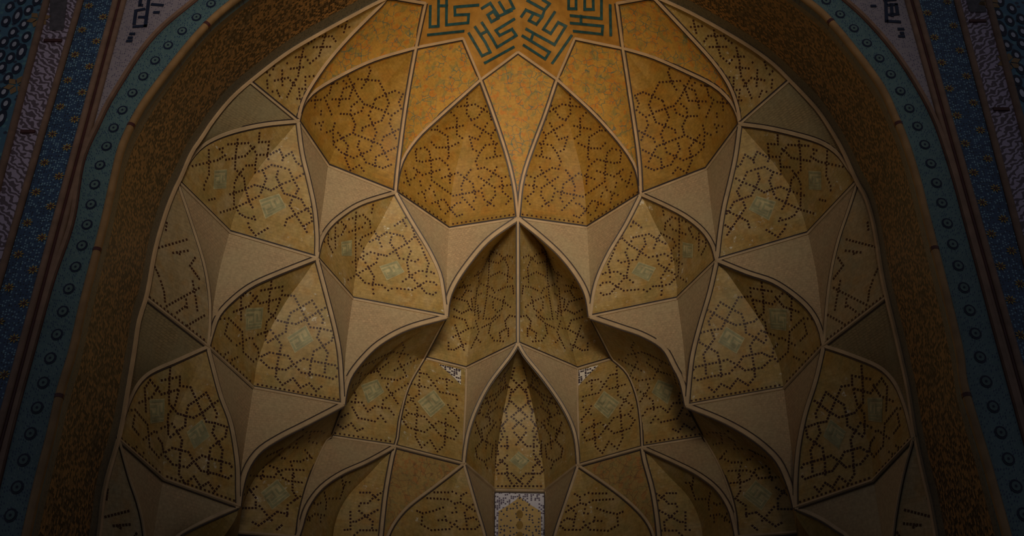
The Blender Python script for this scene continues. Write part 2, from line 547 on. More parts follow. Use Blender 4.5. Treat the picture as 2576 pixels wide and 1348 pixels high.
# curves between two corners: points in between and how fast the curve drops back
CURVES = {
    'T0A1': ([(965, 5), (880, 90), (820, 160), (772, 232), (756, 272)], 1.3),
    'T1A1': ([(941, 150), (856, 190), (791, 229), (762, 262)], 1.3),
    'T1A3': ([(1022, 255), (1002, 405)], 1.3),
    'T2A3': ([(1112, 287), (1054, 341), (1017, 392), (1000, 440)], 1.3),
    'T2A5': ([(1242, 290), (1275, 390), (1294, 470)], 1.3),
    'T2A4': ([(1172, 330), (1140, 460)], 1.5),
    'T1A2': ([(945, 240), (865, 330)], 1.5),
    'I0T1': ([], 1), 'I1T1': ([], 1), 'I1T2': ([], 1), 'I2T2': ([], 1), 'T0I0': ([], 1),
    'A1B0': ([(668, 313), (600, 327), (546, 345), (505, 369), (474, 405)], 1.4),
    'A1B2': ([(760, 386), (777, 457), (791, 525), (797, 594)], 1.4),
    'A3B2': ([(907, 512), (853, 546), (822, 577), (805, 610)], 1.4),
    'A3B4': ([(1033, 553), (1078, 628), (1105, 686), (1114, 730)], 1.4),
    'A5B4': ([(1231, 600), (1180, 658), (1143, 713), (1126, 757)], 1.4),
    'B0C1': ([(478, 553), (512, 662), (526, 747), (527, 820)], 1.4),
    'B2C1': ([(702, 686), (631, 718), (580, 757), (549, 792), (534, 830)], 1.4),
    'B2C3': ([(822, 747), (842, 826), (854, 890), (859, 960)], 1.4),
    'B4C3': ([(1027, 824), (958, 860), (914, 900), (880, 945), (867, 984)], 1.4),
    'C1D0': ([(444, 907), (375, 938), (341, 973), (317, 1025), (301, 1080)], 1.4),
    'C1D2': ([(553, 990), (580, 1065), (596, 1161), (598, 1230)], 1.4),
    'C3D2': ([(771, 1065), (702, 1100), (651, 1134), (620, 1178), (605, 1229)], 1.4),
    'D0E1': ([(324, 1202), (348, 1274), (362, 1348), (370, 1480)], 1.4),
    'D2E1': ([(529, 1304), (478, 1328), (444, 1350), (404, 1420), (378, 1520)], 1.4),
    'A2B2': ([(812, 520), (800, 600)], 1), 'A4B4': ([(1124, 690)], 1), 'B1C1': ([(550, 690), (532, 800)], 1),
    'B3C3': ([(870, 884)], 1), 'C2D2': ([(614, 1127), (602, 1220)], 1), 'D1E1': ([(385, 1360), (374, 1500)], 1),
    'A1B1': ([(716, 345), (668, 400), (620, 470), (592, 535)], 2.2),
    'A3B3': ([(975, 525), (945, 580), (908, 640), (893, 700)], 2.2),
    'B2C2': ([(762, 700), (718, 760), (674, 840), (648, 910)], 2.2),
    'C1D1': ([(498, 930), (460, 1000), (425, 1090), (412, 1150)], 2.2),
    'D2E2': ([(590, 1310), (520, 1420), (488, 1560)], 2.2),
    'D3E3': ([(575, 1500)], 1.5), 'D2D3': ([], 1),
    'A5B7': ([(1303, 700)], 1.2),
    'A5B6': ([(1262, 600), (1232, 640), (1198, 747), (1180, 860)], 3.2),
    'A5B5': ([(1250, 600), (1170, 700), (1105, 800), (1072, 880)], 1.7),
    'B4B5': ([], 1), 'C3C4': ([], 1),
    'B5C5': ([(1027, 973), (1006, 1052), (1000, 1100)], 1.5),
    'B4C4': ([(1000, 870), (915, 955), (855, 1045)], 2.0),
    'B6C6': ([(1171, 1010), (1167, 1090)], 1.2),
    'B7C6': ([(1283, 897), (1231, 966), (1197, 1031), (1178, 1086), (1170, 1130)], 1.4),
    'B7C7': ([(1286, 940), (1262, 1060), (1247, 1170)], 3.6),
    'C4D4': ([(820, 1110), (791, 1171), (767, 1240), (752, 1304)], 1.5),
    'C5D4': ([(924, 1161), (856, 1192), (805, 1229), (771, 1277), (756, 1325)], 1.4),
    'C3D3': ([(740, 1110), (650, 1190), (612, 1270)], 2.0),
    'C5D6': ([(984, 1160), (969, 1246), (958, 1348)], 1.4),
    'C5D5': ([(930, 1190), (870, 1255), (840, 1330)], 2.0),
    'C6D6': ([(1095, 1222), (1027, 1274), (992, 1315), (972, 1355), (956, 1395)], 1.4),
    'C6D7': ([(1120, 1290), (1107, 1390)], 2.0),
    'C6D8': ([(1197, 1274), (1219, 1348), (1235, 1430)], 1.4),
    'C7D8': ([(1243, 1340)], 1.2),
}
CURVES_R = {
    'T0A1': [(1728, 82), (1796, 157), (1837, 218), (1857, 275)],
    'T1A1': [(1642, 143), (1728, 181), (1796, 215), (1837, 253), (1855, 285)],
    'T1A3': [(1584, 232), (1607, 392)],
    'T2A3': [(1489, 280), (1557, 355), (1595, 410), (1608, 450)],
    'T2A5': [(1373, 283), (1318, 437)],
    'A1B0': [(1927, 321), (1995, 336), (2064, 357), (2108, 386), (2137, 425)],
    'A1B2': [(1851, 392), (1837, 457), (1822, 520), (1811, 590)],
    'A3B4': [(1574, 566), (1533, 635), (1506, 693), (1493, 740)],
    'A3B2': [(1677, 518), (1728, 546), (1769, 580), (1793, 617)],
    'A5B4': [(1363, 597), (1414, 645), (1455, 699), (1477, 744)],
    'B2C3': [(1786, 734), (1762, 815), (1742, 895), (1733, 973)],
    'B2C1': [(1881, 686), (1950, 710), (2013, 754), (2047, 792), (2065, 832)],
    'B4C3': [(1557, 821), (1619, 843), (1670, 875), (1697, 922), (1716, 960)],
    'C1D2': [(2053, 956), (2026, 1042), (2009, 1127), (2002, 1212)],
    'C1D0': [(2149, 896), (2217, 926), (2255, 967), (2279, 1025), (2292, 1075)],
    'B0C1': [(2135, 529), (2111, 600), (2094, 672), (2083, 747), (2077, 815)],
    'D0E1': [(2275, 1188), (2258, 1274), (2248, 1348), (2238, 1480)],
    'C3D2': [(1813, 1055), (1881, 1092), (1933, 1132), (1965, 1170), (1990, 1230)],
    'D2E1': [(2064, 1304), (2108, 1332), (2133, 1350), (2190, 1420), (2220, 1520)],
    'A3B3': [(1629, 522), (1656, 577), (1690, 635), (1700, 700)],
    'B2C2': [(1832, 690), (1870, 745), (1917, 815), (1956, 900)],
    'A5B6': [(1344, 595), (1376, 638), (1402, 747), (1438, 870)],
    'B5C5': [(1578, 939), (1602, 997), (1612, 1059)],
    'B7C6': [(1322, 897), (1369, 955), (1414, 1020), (1441, 1075), (1451, 1120)],
    'C4D4': [(1775, 1108), (1810, 1171), (1837, 1240), (1851, 1300)],
    'C5D4': [(1694, 1161), (1755, 1192), (1803, 1229), (1834, 1275), (1848, 1320)],
    'C5D6': [(1622, 1160), (1643, 1240), (1657, 1340)],
    'C6D6': [(1540, 1229), (1598, 1277), (1632, 1318), (1648, 1360)],
    'C6D8': [(1424, 1263), (1397, 1345), (1380, 1430)],
}

# dotted line patterns, traced as polylines: origin, scale, lines
PAT = {}
PAT['A1'] = ((440, 300, 3.744), [
    [(500, 235), (690, 222), (755, 305), (770, 335), (900, 330), (985, 285), (1020, 360), (1100, 310), (1140, 400), (1215, 460)],
    [(590, 190), (570, 340), (565, 465), (650, 555), (660, 640), (700, 780), (745, 855)], [(480, 380), (660, 345), (725, 275), (770, 245)],
    [(165, 440), (400, 385), (470, 340), (420, 280), (480, 262)], [(318, 290), (320, 520), (275, 620), (270, 700)],
    [(795, 130), (790, 215), (885, 210), (870, 350), (890, 400)], [(670, 435), (755, 430), (770, 340)],
    [(755, 430), (755, 500), (825, 480), (910, 430), (1000, 450), (1075, 475), (1115, 570), (1165, 655), (1140, 700), (1100, 760), (1080, 815), (1130, 890), (1260, 1090)],
    [(1210, 515), (1115, 570), (1010, 610), (905, 670), (830, 640), (750, 620), (660, 660), (490, 715)],
    [(825, 480), (860, 560), (830, 640), (810, 690), (790, 725), (700, 770), (580, 830), (400, 885)],
    [(970, 490), (955, 545), (990, 620), (1030, 700), (1110, 725), (1190, 755), (1235, 840), (1280, 890), (1290, 960), (1190, 1020)],
    [(1285, 825), (1130, 900), (1055, 940), (1025, 1030)], [(585, 545), (560, 600), (555, 680), (555, 800), (610, 890), (660, 920), (755, 945), (735, 890)],
    [(690, 980), (700, 1020), (760, 1095), (900, 1010)], [(320, 760), (400, 740)], [(1020, 360), (1005, 410)], [(640, 470), (585, 545)]])
PAT['A3'] = ((790, 480, 4.212), [
    [(970, 285), (855, 370), (845, 415)], [(945, 320), (990, 400)], [(510, 490), (640, 430), (670, 480), (715, 590), (700, 630)],
    [(590, 540), (690, 490), (770, 440), (880, 465), (940, 480), (985, 560), (1025, 640), (1000, 700), (985, 760), (1010, 890), (1120, 1010), (1190, 1085)],
    [(820, 490), (805, 550), (860, 630), (905, 715), (990, 730), (1070, 750), (1135, 710)],
    [(1060, 490), (985, 555), (870, 625), (770, 690), (680, 670), (600, 650), (525, 690), (375, 770)], [(680, 680), (660, 760), (550, 830), (450, 885), (330, 960)],
    [(520, 725), (570, 800), (635, 910), (620, 1000), (630, 1090), (660, 1125)], [(470, 900), (540, 975), (620, 990), (720, 1000), (785, 1055), (860, 1020)],
    [(1040, 390), (1065, 460), (1130, 570), (1160, 650), (1215, 770), (1190, 860), (1190, 950)], [(1150, 850), (1240, 860), (1300, 890)],
    [(1110, 850), (1040, 890), (940, 960), (945, 1005)], [(880, 1035), (1040, 1050), (1190, 960), (1270, 970), (1320, 1020)], [(1190, 1085), (1260, 1100), (1320, 1060)],
    [(370, 300), (520, 255), (590, 320), (600, 420)], [(625, 150), (610, 230), (585, 270)], [(445, 230), (435, 380), (440, 540), (440, 740), (445, 880)],
    [(370, 435), (510, 385), (540, 340), (590, 320)], [(215, 350), (290, 330), (355, 410)], [(110, 540), (290, 465), (350, 340)], [(225, 390), (225, 640)],
    [(490, 520), (475, 560), (525, 610), (520, 680)], [(150, 460), (150, 560), (210, 680)]])
PAT['B2'] = ((530, 640, 3.548), [
    [(450, 320), (640, 285), (635, 360), (745, 370), (800, 475), (890, 650), (980, 660), (1105, 690), (1080, 770), (920, 865), (890, 990), (880, 1110)],
    [(545, 210), (520, 400), (515, 510), (600, 590), (690, 610), (760, 620), (860, 575), (960, 510), (1050, 460)], [(330, 320), (400, 390), (440, 435), (640, 385)],
    [(620, 400), (575, 520), (500, 600), (490, 660), (490, 760), (510, 785), (580, 740), (670, 690), (680, 610), (715, 520), (800, 475), (905, 410), (960, 500), (1005, 580), (990, 640)],
    [(980, 660), (950, 740), (1000, 810), (1045, 880), (1025, 970), (1015, 1080)], [(420, 715), (535, 675), (580, 730), (630, 810), (610, 890), (590, 1010), (580, 1090), (640, 1165), (735, 1105), (800, 1190)],
    [(455, 910), (525, 875), (690, 905), (740, 980), (830, 930), (930, 955), (1110, 990), (1150, 1040)], [(450, 945), (520, 1010), (670, 1030), (740, 980)],
    [(760, 1000), (810, 1055), (970, 1080), (1090, 1110), (1150, 1070)], [(800, 1190), (880, 1150), (940, 1220), (1010, 1160)],
    [(330, 320), (270, 390), (270, 580), (250, 610)], [(205, 510), (340, 460), (430, 350)],
    [(85, 575), (160, 570), (280, 690), (285, 780), (290, 870), (380, 955), (430, 910), (420, 840), (370, 780)], [(230, 810), (345, 745), (400, 750)],
    [(150, 620), (125, 710), (200, 790)], [(130, 890), (180, 860)], [(190, 940), (260, 905)]])
PAT['T2'] = ((990, 190, 3.456), [
    [(640, 170), (635, 330), (690, 400)], [(555, 270), (710, 250), (840, 330), (855, 410)], [(820, 240), (730, 365), (650, 400)],
    [(500, 320), (550, 370), (550, 510), (620, 560)], [(460, 460), (630, 430)], [(705, 430), (850, 520), (900, 450)],
    [(815, 415), (735, 555), (660, 530), (690, 640), (750, 670), (715, 745), (735, 810)], [(850, 545), (890, 600), (880, 660), (890, 710)],
    [(900, 590), (800, 605), (750, 670)], [(810, 720), (960, 690)], [(380, 440), (380, 470), (470, 530), (480, 700), (460, 740)], [(330, 470), (390, 470)],
    [(330, 580), (370, 625), (480, 625), (590, 570)], [(200, 640), (270, 625), (310, 660), (325, 740), (330, 910), (470, 1010), (520, 1045), (740, 1005), (810, 930), (870, 850), (910, 770)],
    [(190, 660), (200, 740), (250, 750), (400, 720), (470, 780), (490, 850), (490, 960)], [(400, 820), (250, 865), (200, 820), (150, 790)], [(100, 830), (115, 890), (150, 980)],
    [(90, 930), (180, 890), (220, 810)], [(420, 890), (560, 845), (690, 940), (700, 1000), (715, 1060), (680, 1120)], [(670, 820), (620, 890), (590, 960), (600, 1060), (720, 1185)],
    [(735, 810), (790, 800), (940, 890), (950, 1010), (1020, 1070), (960, 1140)], [(740, 880), (880, 975), (885, 1040), (800, 1150)], [(1010, 870), (940, 890)], [(1020, 950), (890, 970)],
    [(770, 1020), (790, 1080), (900, 1150)], [(230, 920), (245, 990)], [(215, 1025), (310, 985), (330, 930)], [(350, 1010), (370, 1070)], [(335, 1110), (440, 1070)],
    [(440, 1080), (500, 1170), (550, 1225), (620, 1200)], [(450, 1200), (550, 1110), (610, 1100)], [(385, 1110), (420, 1190)], [(265, 1030), (285, 1120)]])
PAT['T1'] = ((740, 110, 3.548), [
    [(670, 210), (680, 240), (640, 340), (585, 420)], [(570, 315), (755, 330), (810, 440), (845, 530), (800, 640), (780, 685), (610, 750), (600, 800)],
    [(480, 290), (570, 470), (625, 540), (600, 600), (510, 640), (545, 720), (525, 795), (330, 890)], [(440, 330), (490, 380), (440, 400), (410, 500), (390, 580)],
    [(340, 495), (490, 490), (545, 330)], [(320, 355), (415, 350)], [(335, 360), (315, 440), (270, 480), (345, 660)], [(125, 510), (265, 495)], [(195, 440), (180, 600)],
    [(730, 490), (820, 450), (900, 420), (970, 450), (935, 520), (955, 580), (870, 640), (850, 710), (920, 870)],
    [(720, 500), (695, 570), (665, 640), (735, 790), (700, 880), (680, 950), (530, 1020), (420, 970), (350, 900), (345, 770), (370, 680)], [(650, 545), (780, 590), (870, 640)],
    [(545, 810), (660, 855), (770, 900), (850, 1060)], [(580, 870), (565, 920), (640, 1060), (790, 1110), (890, 1070)], [(930, 765), (800, 830), (775, 890)], [(920, 920), (730, 1010), (715, 1120)],
    [(390, 795), (480, 910), (455, 1020), (500, 1130), (580, 1085), (640, 1160)], [(415, 625), (500, 628), (510, 560), (560, 520), (600, 500)], [(190, 715), (290, 690)], [(240, 600), (235, 660)],
    [(240, 730), (235, 800)], [(290, 790), (350, 770)]])
PAT['T0'] = ((630, 0, 4.347), [
    [(1055, 230), (1010, 390)], [(960, 290), (1120, 295)], [(830, 340), (780, 510), (750, 610), (650, 690), (600, 620), (460, 625)], [(720, 400), (890, 395), (950, 475)],
    [(690, 515), (870, 510), (900, 470)], [(580, 530), (545, 660), (520, 830), (480, 910)], [(440, 750), (610, 730)], [(700, 430), (600, 500)], [(345, 770), (350, 970)],
    [(265, 880), (410, 850), (510, 960)], [(180, 790), (240, 850)], [(180, 880), (190, 1000)], [(400, 690), (435, 725)], [(270, 690), (235, 790)], [(690, 830), (600, 840), (600, 970), (530, 970), (540, 1080), (480, 1080)],
    [(490, 870), (400, 1060), (450, 1070)], [(240, 1000), (290, 990), (330, 1080)]])
PAT['B4'] = ((830, 790, 3.369), [
    [(280, 440), (465, 345), (540, 320), (660, 340), (700, 400)], [(610, 240), (630, 280), (590, 360), (580, 400), (650, 520)], [(370, 410), (440, 540), (570, 560), (670, 510)],
    [(465, 350), (495, 410), (400, 480), (270, 520)], [(740, 380), (600, 445), (520, 490)], [(190, 490), (265, 500), (245, 580), (170, 610)], [(190, 620), (220, 690), (210, 780)],
    [(490, 590), (480, 620), (590, 780)], [(660, 590), (530, 670), (450, 730), (440, 830)], [(155, 740), (270, 750), (320, 825), (380, 780), (500, 800), (560, 880)],
    [(190, 790), (240, 880), (380, 910), (430, 860), (490, 940)], [(100, 870), (180, 830)], [(70, 940), (110, 970), (180, 925), (230, 990), (300, 960)]])
PAT['B5'] = ((830, 790, 3.369), [
    [(770, 500), (820, 510), (930, 660), (1070, 690), (1085, 760)], [(760, 440), (755, 680), (610, 780)], [(690, 590), (830, 625), (930, 545), (1010, 560), (1060, 590)],
    [(650, 660), (740, 790), (735, 870), (725, 1040), (775, 1130), (850, 1070), (910, 1165), (970, 1110), (980, 980), (980, 860)],
    [(625, 790), (665, 840), (800, 870), (940, 1030), (1050, 1060), (1085, 1010), (1050, 960), (920, 910), (800, 1000), (660, 960), (610, 890), (670, 840)],
    [(1000, 770), (1030, 820), (1090, 880), (1085, 930)], [(1070, 780), (980, 860)], [(990, 550), (990, 660)]])
PAT['A5'] = ((1120, 560, 3.642), [
    [(420, 265), (500, 290), (550, 340), (580, 410), (570, 570)], [(410, 260), (400, 480), (385, 660), (530, 720), (620, 790)], [(345, 320), (400, 350), (490, 370), (570, 300), (640, 325)],
    [(420, 490), (500, 450), (640, 520)], [(490, 620), (550, 590), (620, 580), (630, 670)], [(455, 640), (430, 600), (330, 560), (290, 600), (270, 870)],
    [(545, 680), (520, 790), (480, 820), (440, 780), (440, 700)], [(380, 690), (350, 880), (430, 880), (480, 840)], [(110, 600), (250, 565)], [(150, 520), (190, 620), (260, 630)],
    [(60, 680), (130, 700), (200, 720), (230, 790), (150, 830), (60, 780)], [(80, 860), (180, 890), (210, 970), (50, 1060)], [(90, 940), (180, 1190)], [(30, 1100), (30, 1160), (80, 1165), (140, 1130), (210, 1100)],
    [(240, 800), (350, 820)], [(280, 900), (310, 1000), (230, 1170)], [(640, 860), (590, 850), (550, 900), (560, 970), (500, 1010), (510, 1080)], [(290, 1060), (340, 1110)], [(580, 970), (580, 1060)],
    [(450, 250), (380, 350), (330, 450), (250, 500)], [(300, 450), (310, 560)], [(330, 650), (240, 700), (250, 790)], [(500, 850), (420, 920), (400, 1010), (450, 1080), (560, 1090)], [(300, 760), (310, 900)],
    [(340, 960), (420, 920)], [(180, 640), (140, 700)], [(210, 970), (290, 960)]])
PAT['B7'] = ((1160, 860, 2.763), [
    [(350, 415), (460, 520), (400, 560), (360, 600), (370, 630), (460, 730)], [(480, 410), (350, 520), (400, 560), (450, 600), (450, 630), (370, 730)], [(280, 725), (350, 725)], [(460, 725), (550, 725)],
    [(320, 660), (320, 760)], [(505, 660), (505, 780), (560, 850)], [(270, 820), (320, 860), (320, 930), (360, 1000)], [(320, 790), (240, 870), (260, 915), (350, 915), (440, 1000)],
    [(545, 830), (500, 870), (500, 940), (450, 1000)], [(370, 1000), (450, 915), (550, 915), (575, 890), (500, 800)],
    [(300, 220), (310, 300), (240, 360), (160, 400)], [(270, 250), (350, 330), (330, 430), (290, 500)], [(150, 350), (200, 450), (170, 520), (110, 480)], [(180, 520), (240, 560), (180, 650), (170, 760)],
    [(240, 690), (240, 870)], [(100, 560), (150, 700)], [(270, 540), (310, 640)],
    [(500, 220), (490, 300), (560, 360), (640, 400)], [(530, 250), (450, 330), (470, 430), (510, 500)], [(650, 350), (600, 450), (630, 520), (690, 480)], [(620, 520), (560, 560), (620, 650), (630, 760)],
    [(560, 690), (560, 820)], [(700, 560), (650, 700)], [(530, 540), (490, 640)]])
_side = [[(330, 180), (260, 290), (290, 330), (230, 400), (250, 450), (190, 500)], [(290, 330), (340, 300)], [(230, 400), (150, 430), (110, 520)],
         [(250, 450), (310, 470), (320, 540), (270, 600), (290, 660), (250, 720), (260, 800)], [(190, 500), (200, 570), (140, 610), (150, 680), (100, 740), (110, 800), (160, 830)],
         [(140, 610), (80, 640)], [(200, 570), (270, 600)], [(150, 680), (220, 720), (210, 800), (160, 830), (190, 900)], [(250, 720), (220, 720)], [(370, 180), (350, 250), (400, 300), (350, 360)]]
PAT['B7'][1].extend(_side + [[(806 - x, y) for x, y in l] for l in _side])
PAT['C3'] = ((580, 1020, 4.11), [
    [(750, 250), (820, 300), (810, 370), (930, 400)], [(830, 270), (940, 265), (990, 300)], [(680, 390), (690, 350), (770, 300)], [(610, 430), (730, 435)], [(480, 480), (530, 540), (590, 550)],
    [(770, 460), (860, 570)], [(820, 530), (720, 580), (620, 570)], [(380, 520), (480, 470), (560, 430)], [(370, 610), (480, 650), (540, 750), (600, 780), (770, 800)], [(490, 680), (570, 660), (790, 670)],
    [(170, 720), (450, 740), (490, 680)], [(150, 810), (280, 980)], [(110, 940), (300, 820)], [(640, 720), (640, 880), (690, 960), (590, 1030), (580, 1180)], [(720, 940), (640, 990)],
    [(260, 1000), (260, 1060), (90, 1060)], [(300, 1040), (400, 1160), (450, 1210)], [(480, 1100), (380, 1180), (290, 1240), (200, 1190)], [(490, 1100), (620, 1130)], [(480, 1280), (550, 1220)],
    [(340, 640), (330, 720), (300, 790)], [(620, 580), (650, 700), (660, 770)]])
PAT['C5'] = ((580, 1020, 4.11), [
    [(1150, 740), (1170, 880)], [(970, 900), (990, 1000), (980, 1100)], [(830, 1000), (900, 1020), (960, 990)], [(780, 1080), (830, 1220)], [(740, 1220), (870, 1120), (1000, 1140)],
    [(1340, 900), (1440, 900), (1560, 1000)], [(1580, 890), (1490, 940), (1420, 1010), (1310, 1010)], [(1330, 1040), (1330, 1090), (1470, 1200), (1460, 1300)], [(1520, 1080), (1390, 1150), (1300, 1200), (1240, 1200)],
    [(1240, 1100), (1240, 1280), (1150, 1290)], [(1280, 1340), (1340, 1290), (1540, 1290)], [(1020, 960), (1130, 960), (1190, 790), (1270, 790)], [(930, 1160), (930, 1240)]])
PAT['C6'] = ((960, 1150, 6.807), [
    [(1450, 610), (1360, 660), (1350, 770), (1500, 860), (1640, 950)], [(1610, 770), (1410, 940)], [(780, 700), (1130, 720), (1250, 790), (1350, 770)], [(1210, 590), (1340, 650)], [(900, 600), (1200, 600)],
    [(1250, 800), (1280, 940), (1140, 960)], [(1420, 950), (1450, 1100), (1470, 1290)], [(1480, 1050), (1570, 1030), (1720, 1130), (1600, 1230), (1340, 1230), (1250, 1150), (1310, 1030)],
    [(970, 1080), (1100, 1070), (1080, 960)], [(1110, 1090), (1240, 1150), (1160, 1230), (850, 1250), (680, 1150), (700, 960), (560, 900)], [(1050, 860), (880, 920), (700, 960)]])
PAT['B0'] = ((370, 440, 3.063), [
    [(105, 820), (130, 900), (140, 1000)], [(150, 1010), (420, 860)], [(350, 820), (375, 960), (390, 1070)], [(300, 960), (310, 1050)], [(310, 1160), (460, 1070)], [(150, 370), (140, 450)],
    [(90, 560), (330, 490)], [(200, 600), (340, 580)], [(60, 710), (100, 800)], [(230, 600), (270, 620)], [(230, 1060), (310, 1000)], [(400, 800), (330, 700), (380, 620)]])
KUF = {   # glazed squares with angular script inside some fields
    'A1': [[(790, 760), (980, 700), (1050, 830), (850, 940)], [(370, 480), (490, 470), (480, 650), (360, 660)]],
    'A3': [[(690, 800), (880, 740), (960, 860), (770, 950)], [(285, 540), (400, 520), (400, 690), (290, 690)]],
    'B2': [[(680, 740), (850, 630), (920, 770), (750, 880)], [(310, 480), (470, 470), (450, 660), (310, 680)]],
    'B4': [[(260, 600), (400, 550), (460, 660), (320, 760)]],
    'B5': [[(740, 740), (880, 640), (980, 770), (850, 880)]],
    'C3': [[(310, 900), (480, 760), (620, 930), (430, 1080)]],
    'B7': [[(400, 760), (480, 825), (415, 890), (335, 825)]],
}
STAR_L = ((1040, 0, 6.419), [
    [(270, 100), (265, 430), (400, 420), (405, -260)], [(535, -260), (530, 400), (880, 365), (890, 230), (670, 240), (665, 110), (1040, 80)], [(240, 560), (800, 500)],
    [(1000, 440), (1160, 680), (1240, 840), (1110, 900), (900, 540)], [(1110, 370), (1260, 600), (1350, 760), (1660, 570), (1590, 470), (1390, 570), (1330, 490), (1620, 310)], [(1110, 540), (1190, 500)],
    [(1160, 1010), (1610, 760)], [(1110, 130), (1240, 50), (1380, 260), (1580, 170)], [(1200, 240), (1260, 350), (1370, 290), (1290, 180), (1200, 240)], [(1390, 40), (1480, 190), (1620, 130), (1540, -30)],
    [(405, 90), (535, 90)]])
STAR_R = ((1300, 0, 6.419), [
    [(180, 10), (450, 160), (530, 60), (430, 0)], [(80, 260), (150, 160), (410, 270), (320, 390), (200, 330), (250, 250)], [(410, 270), (450, 160)],
    [(610, 200), (430, 470), (550, 540), (670, 360), (790, 420), (610, 720), (160, 470)], [(100, 580), (530, 840), (460, 950), (120, 730)], [(240, 620), (265, 540)], [(880, 580), (580, 1010)],
    [(840, -200), (840, 140), (960, 140), (960, -200)], [(1100, -200), (1100, 150), (1240, 150), (1230, -200)], [(1370, -200), (1370, 300), (880, 250)], [(880, 370), (1390, 420), (1380, 550), (930, 500)],
    [(1040, 260), (1040, 370)], [(1510, 90), (1520, 560)]])

# arch outlines on the facade plane and at the back of the soffit, from the crown down
INNER = {'L': [(1304, -135), (1200, -105), (1080, -55), (958, 0), (887, 37), (805, 82), (719, 133), (628, 203), (577, 249), (532, 304), (505, 345), (478, 385), (452, 445),
               (433, 484), (410, 546), (386, 631), (366, 740), (345, 809), (333, 888), (314, 1000), (297, 1093), (259, 1229), (245, 1348)],
         'R': [(1304, -135), (1410, -105), (1540, -55), (1672, 0), (1760, 42), (1876, 109), (1945, 158), (1988, 200), (2057, 273), (2098, 334), (2125, 382), (2159, 457), (2183, 500),
               (2204, 577), (2221, 686), (2234, 747), (2255, 832), (2268, 888), (2289, 984), (2306, 1093), (2326, 1188), (2344, 1263), (2359, 1348)]}
OUTER = {'L': [(1304, -390), (1130, -318), (950, -222), (760, -110), (597, 0), (505, 82), (392, 222), (341, 300), (307, 375), (287, 457), (263, 566), (239, 658), (212, 764), (184, 888), (154, 987), (130, 1093), (99, 1212), (68, 1348)],
         'R': [(1304, -390), (1480, -318), (1665, -222), (1860, -110), (2023, 0), (2098, 68), (2207, 208), (2252, 300), (2279, 369), (2306, 457), (2330, 553), (2355, 650), (2381, 754), (2412, 888), (2425, 980), (2477, 1154), (2501, 1240), (2531, 1348)]}
TURQ = {'L': [(1304, -480), (1110, -400), (900, -292), (680, -150), (491, 0), (379, 99), (287, 235), (246, 314), (205, 410), (180, 560), (130, 706), (85, 867), (34, 1052), (-12, 1240), (-40, 1348)],
        'R': [(1304, -480), (1510, -400), (1720, -292), (1940, -150), (2125, 0), (2197, 68), (2262, 147), (2316, 232), (2354, 307), (2381, 382), (2408, 470), (2432, 560), (2470, 700), (2513, 860), (2566, 1052), (2618, 1240), (2648, 1348)]}
RED = {'L': ((302, 0), (61, 900)), 'R': ((2292, 0), (2545, 900))}
BLUE_OUT = {'L': ((212, 0), (31, 628)), 'R': ((2398, 0), (2545, 560))}
PURP_OUT = {'L': ((123, 0), (3, 460)), 'R': ((2480, 0), (2572, 341))}
# ------------------------------------------------------------------ resolve corners and curves
NODE_Y = {}
for s in 'LR':
    for k, (x, y) in NODES[s].items():
        if k in DOME_Y:
            Y = DOME_Y[k]
        elif k[1] == '0':
            Y = Y_REAR
        else:
            Y = atH(x, y, LEVEL[k[0]]).y
        NODE_Y[s, k] = Y
for k in list(NODES['L']):      # the two halves are one symmetrical vault: share the distances
    m = (NODE_Y['L', k] + NODE_Y['R', k]) / 2
    NODE_Y['L', k] = NODE_Y['R', k] = m


def node(s, k):
    return atY(*NODES[s][k], NODE_Y[s, k])


def C(s, name, n=NS):
    a, b = name[:2], name[2:]
    pts, k = CURVES[name]
    pa, pb = NODES[s][a], NODES[s][b]
    if s == 'R':
        if name in CURVES_R:
            pts = CURVES_R[name]
        else:
            la, lb = NODES['L'][a], NODES['L'][b]
            q = []
            tot = math.dist(la, lb) or 1
            for x, y in pts:
                t = min(1, max(0, math.dist((x, y), la) / tot))
                da = (pa[0] - (2606 - la[0]), pa[1] - la[1])
                db = (pb[0] - (2606 - lb[0]), pb[1] - lb[1])
                q.append((2606 - x + da[0] * (1 - t) + db[0] * t, y + da[1] * (1 - t) + db[1] * t))
            pts = q
    return crv([pa] + list(pts) + [pb], NODE_Y[s, a], NODE_Y[s, b], k, n)


def join(*cs):
    out = list(cs[0])
    for c in cs[1:]:
        out += c[1:]
    return re3(out)


def affine(src, dst):
    (x0, y0), (x1, y1), (x2, y2) = src
    d = (x1 - x0) * (y2 - y0) - (x2 - x0) * (y1 - y0)

    def f(p):
        u = ((p[0] - x0) * (y2 - y0) - (x2 - x0) * (p[1] - y0)) / d
        v = ((x1 - x0) * (p[1] - y0) - (p[0] - x0) * (y1 - y0)) / d
        return tuple(dst[0][c] + u * (dst[1][c] - dst[0][c]) + v * (dst[2][c] - dst[0][c]) for c in (0, 1))
    return f


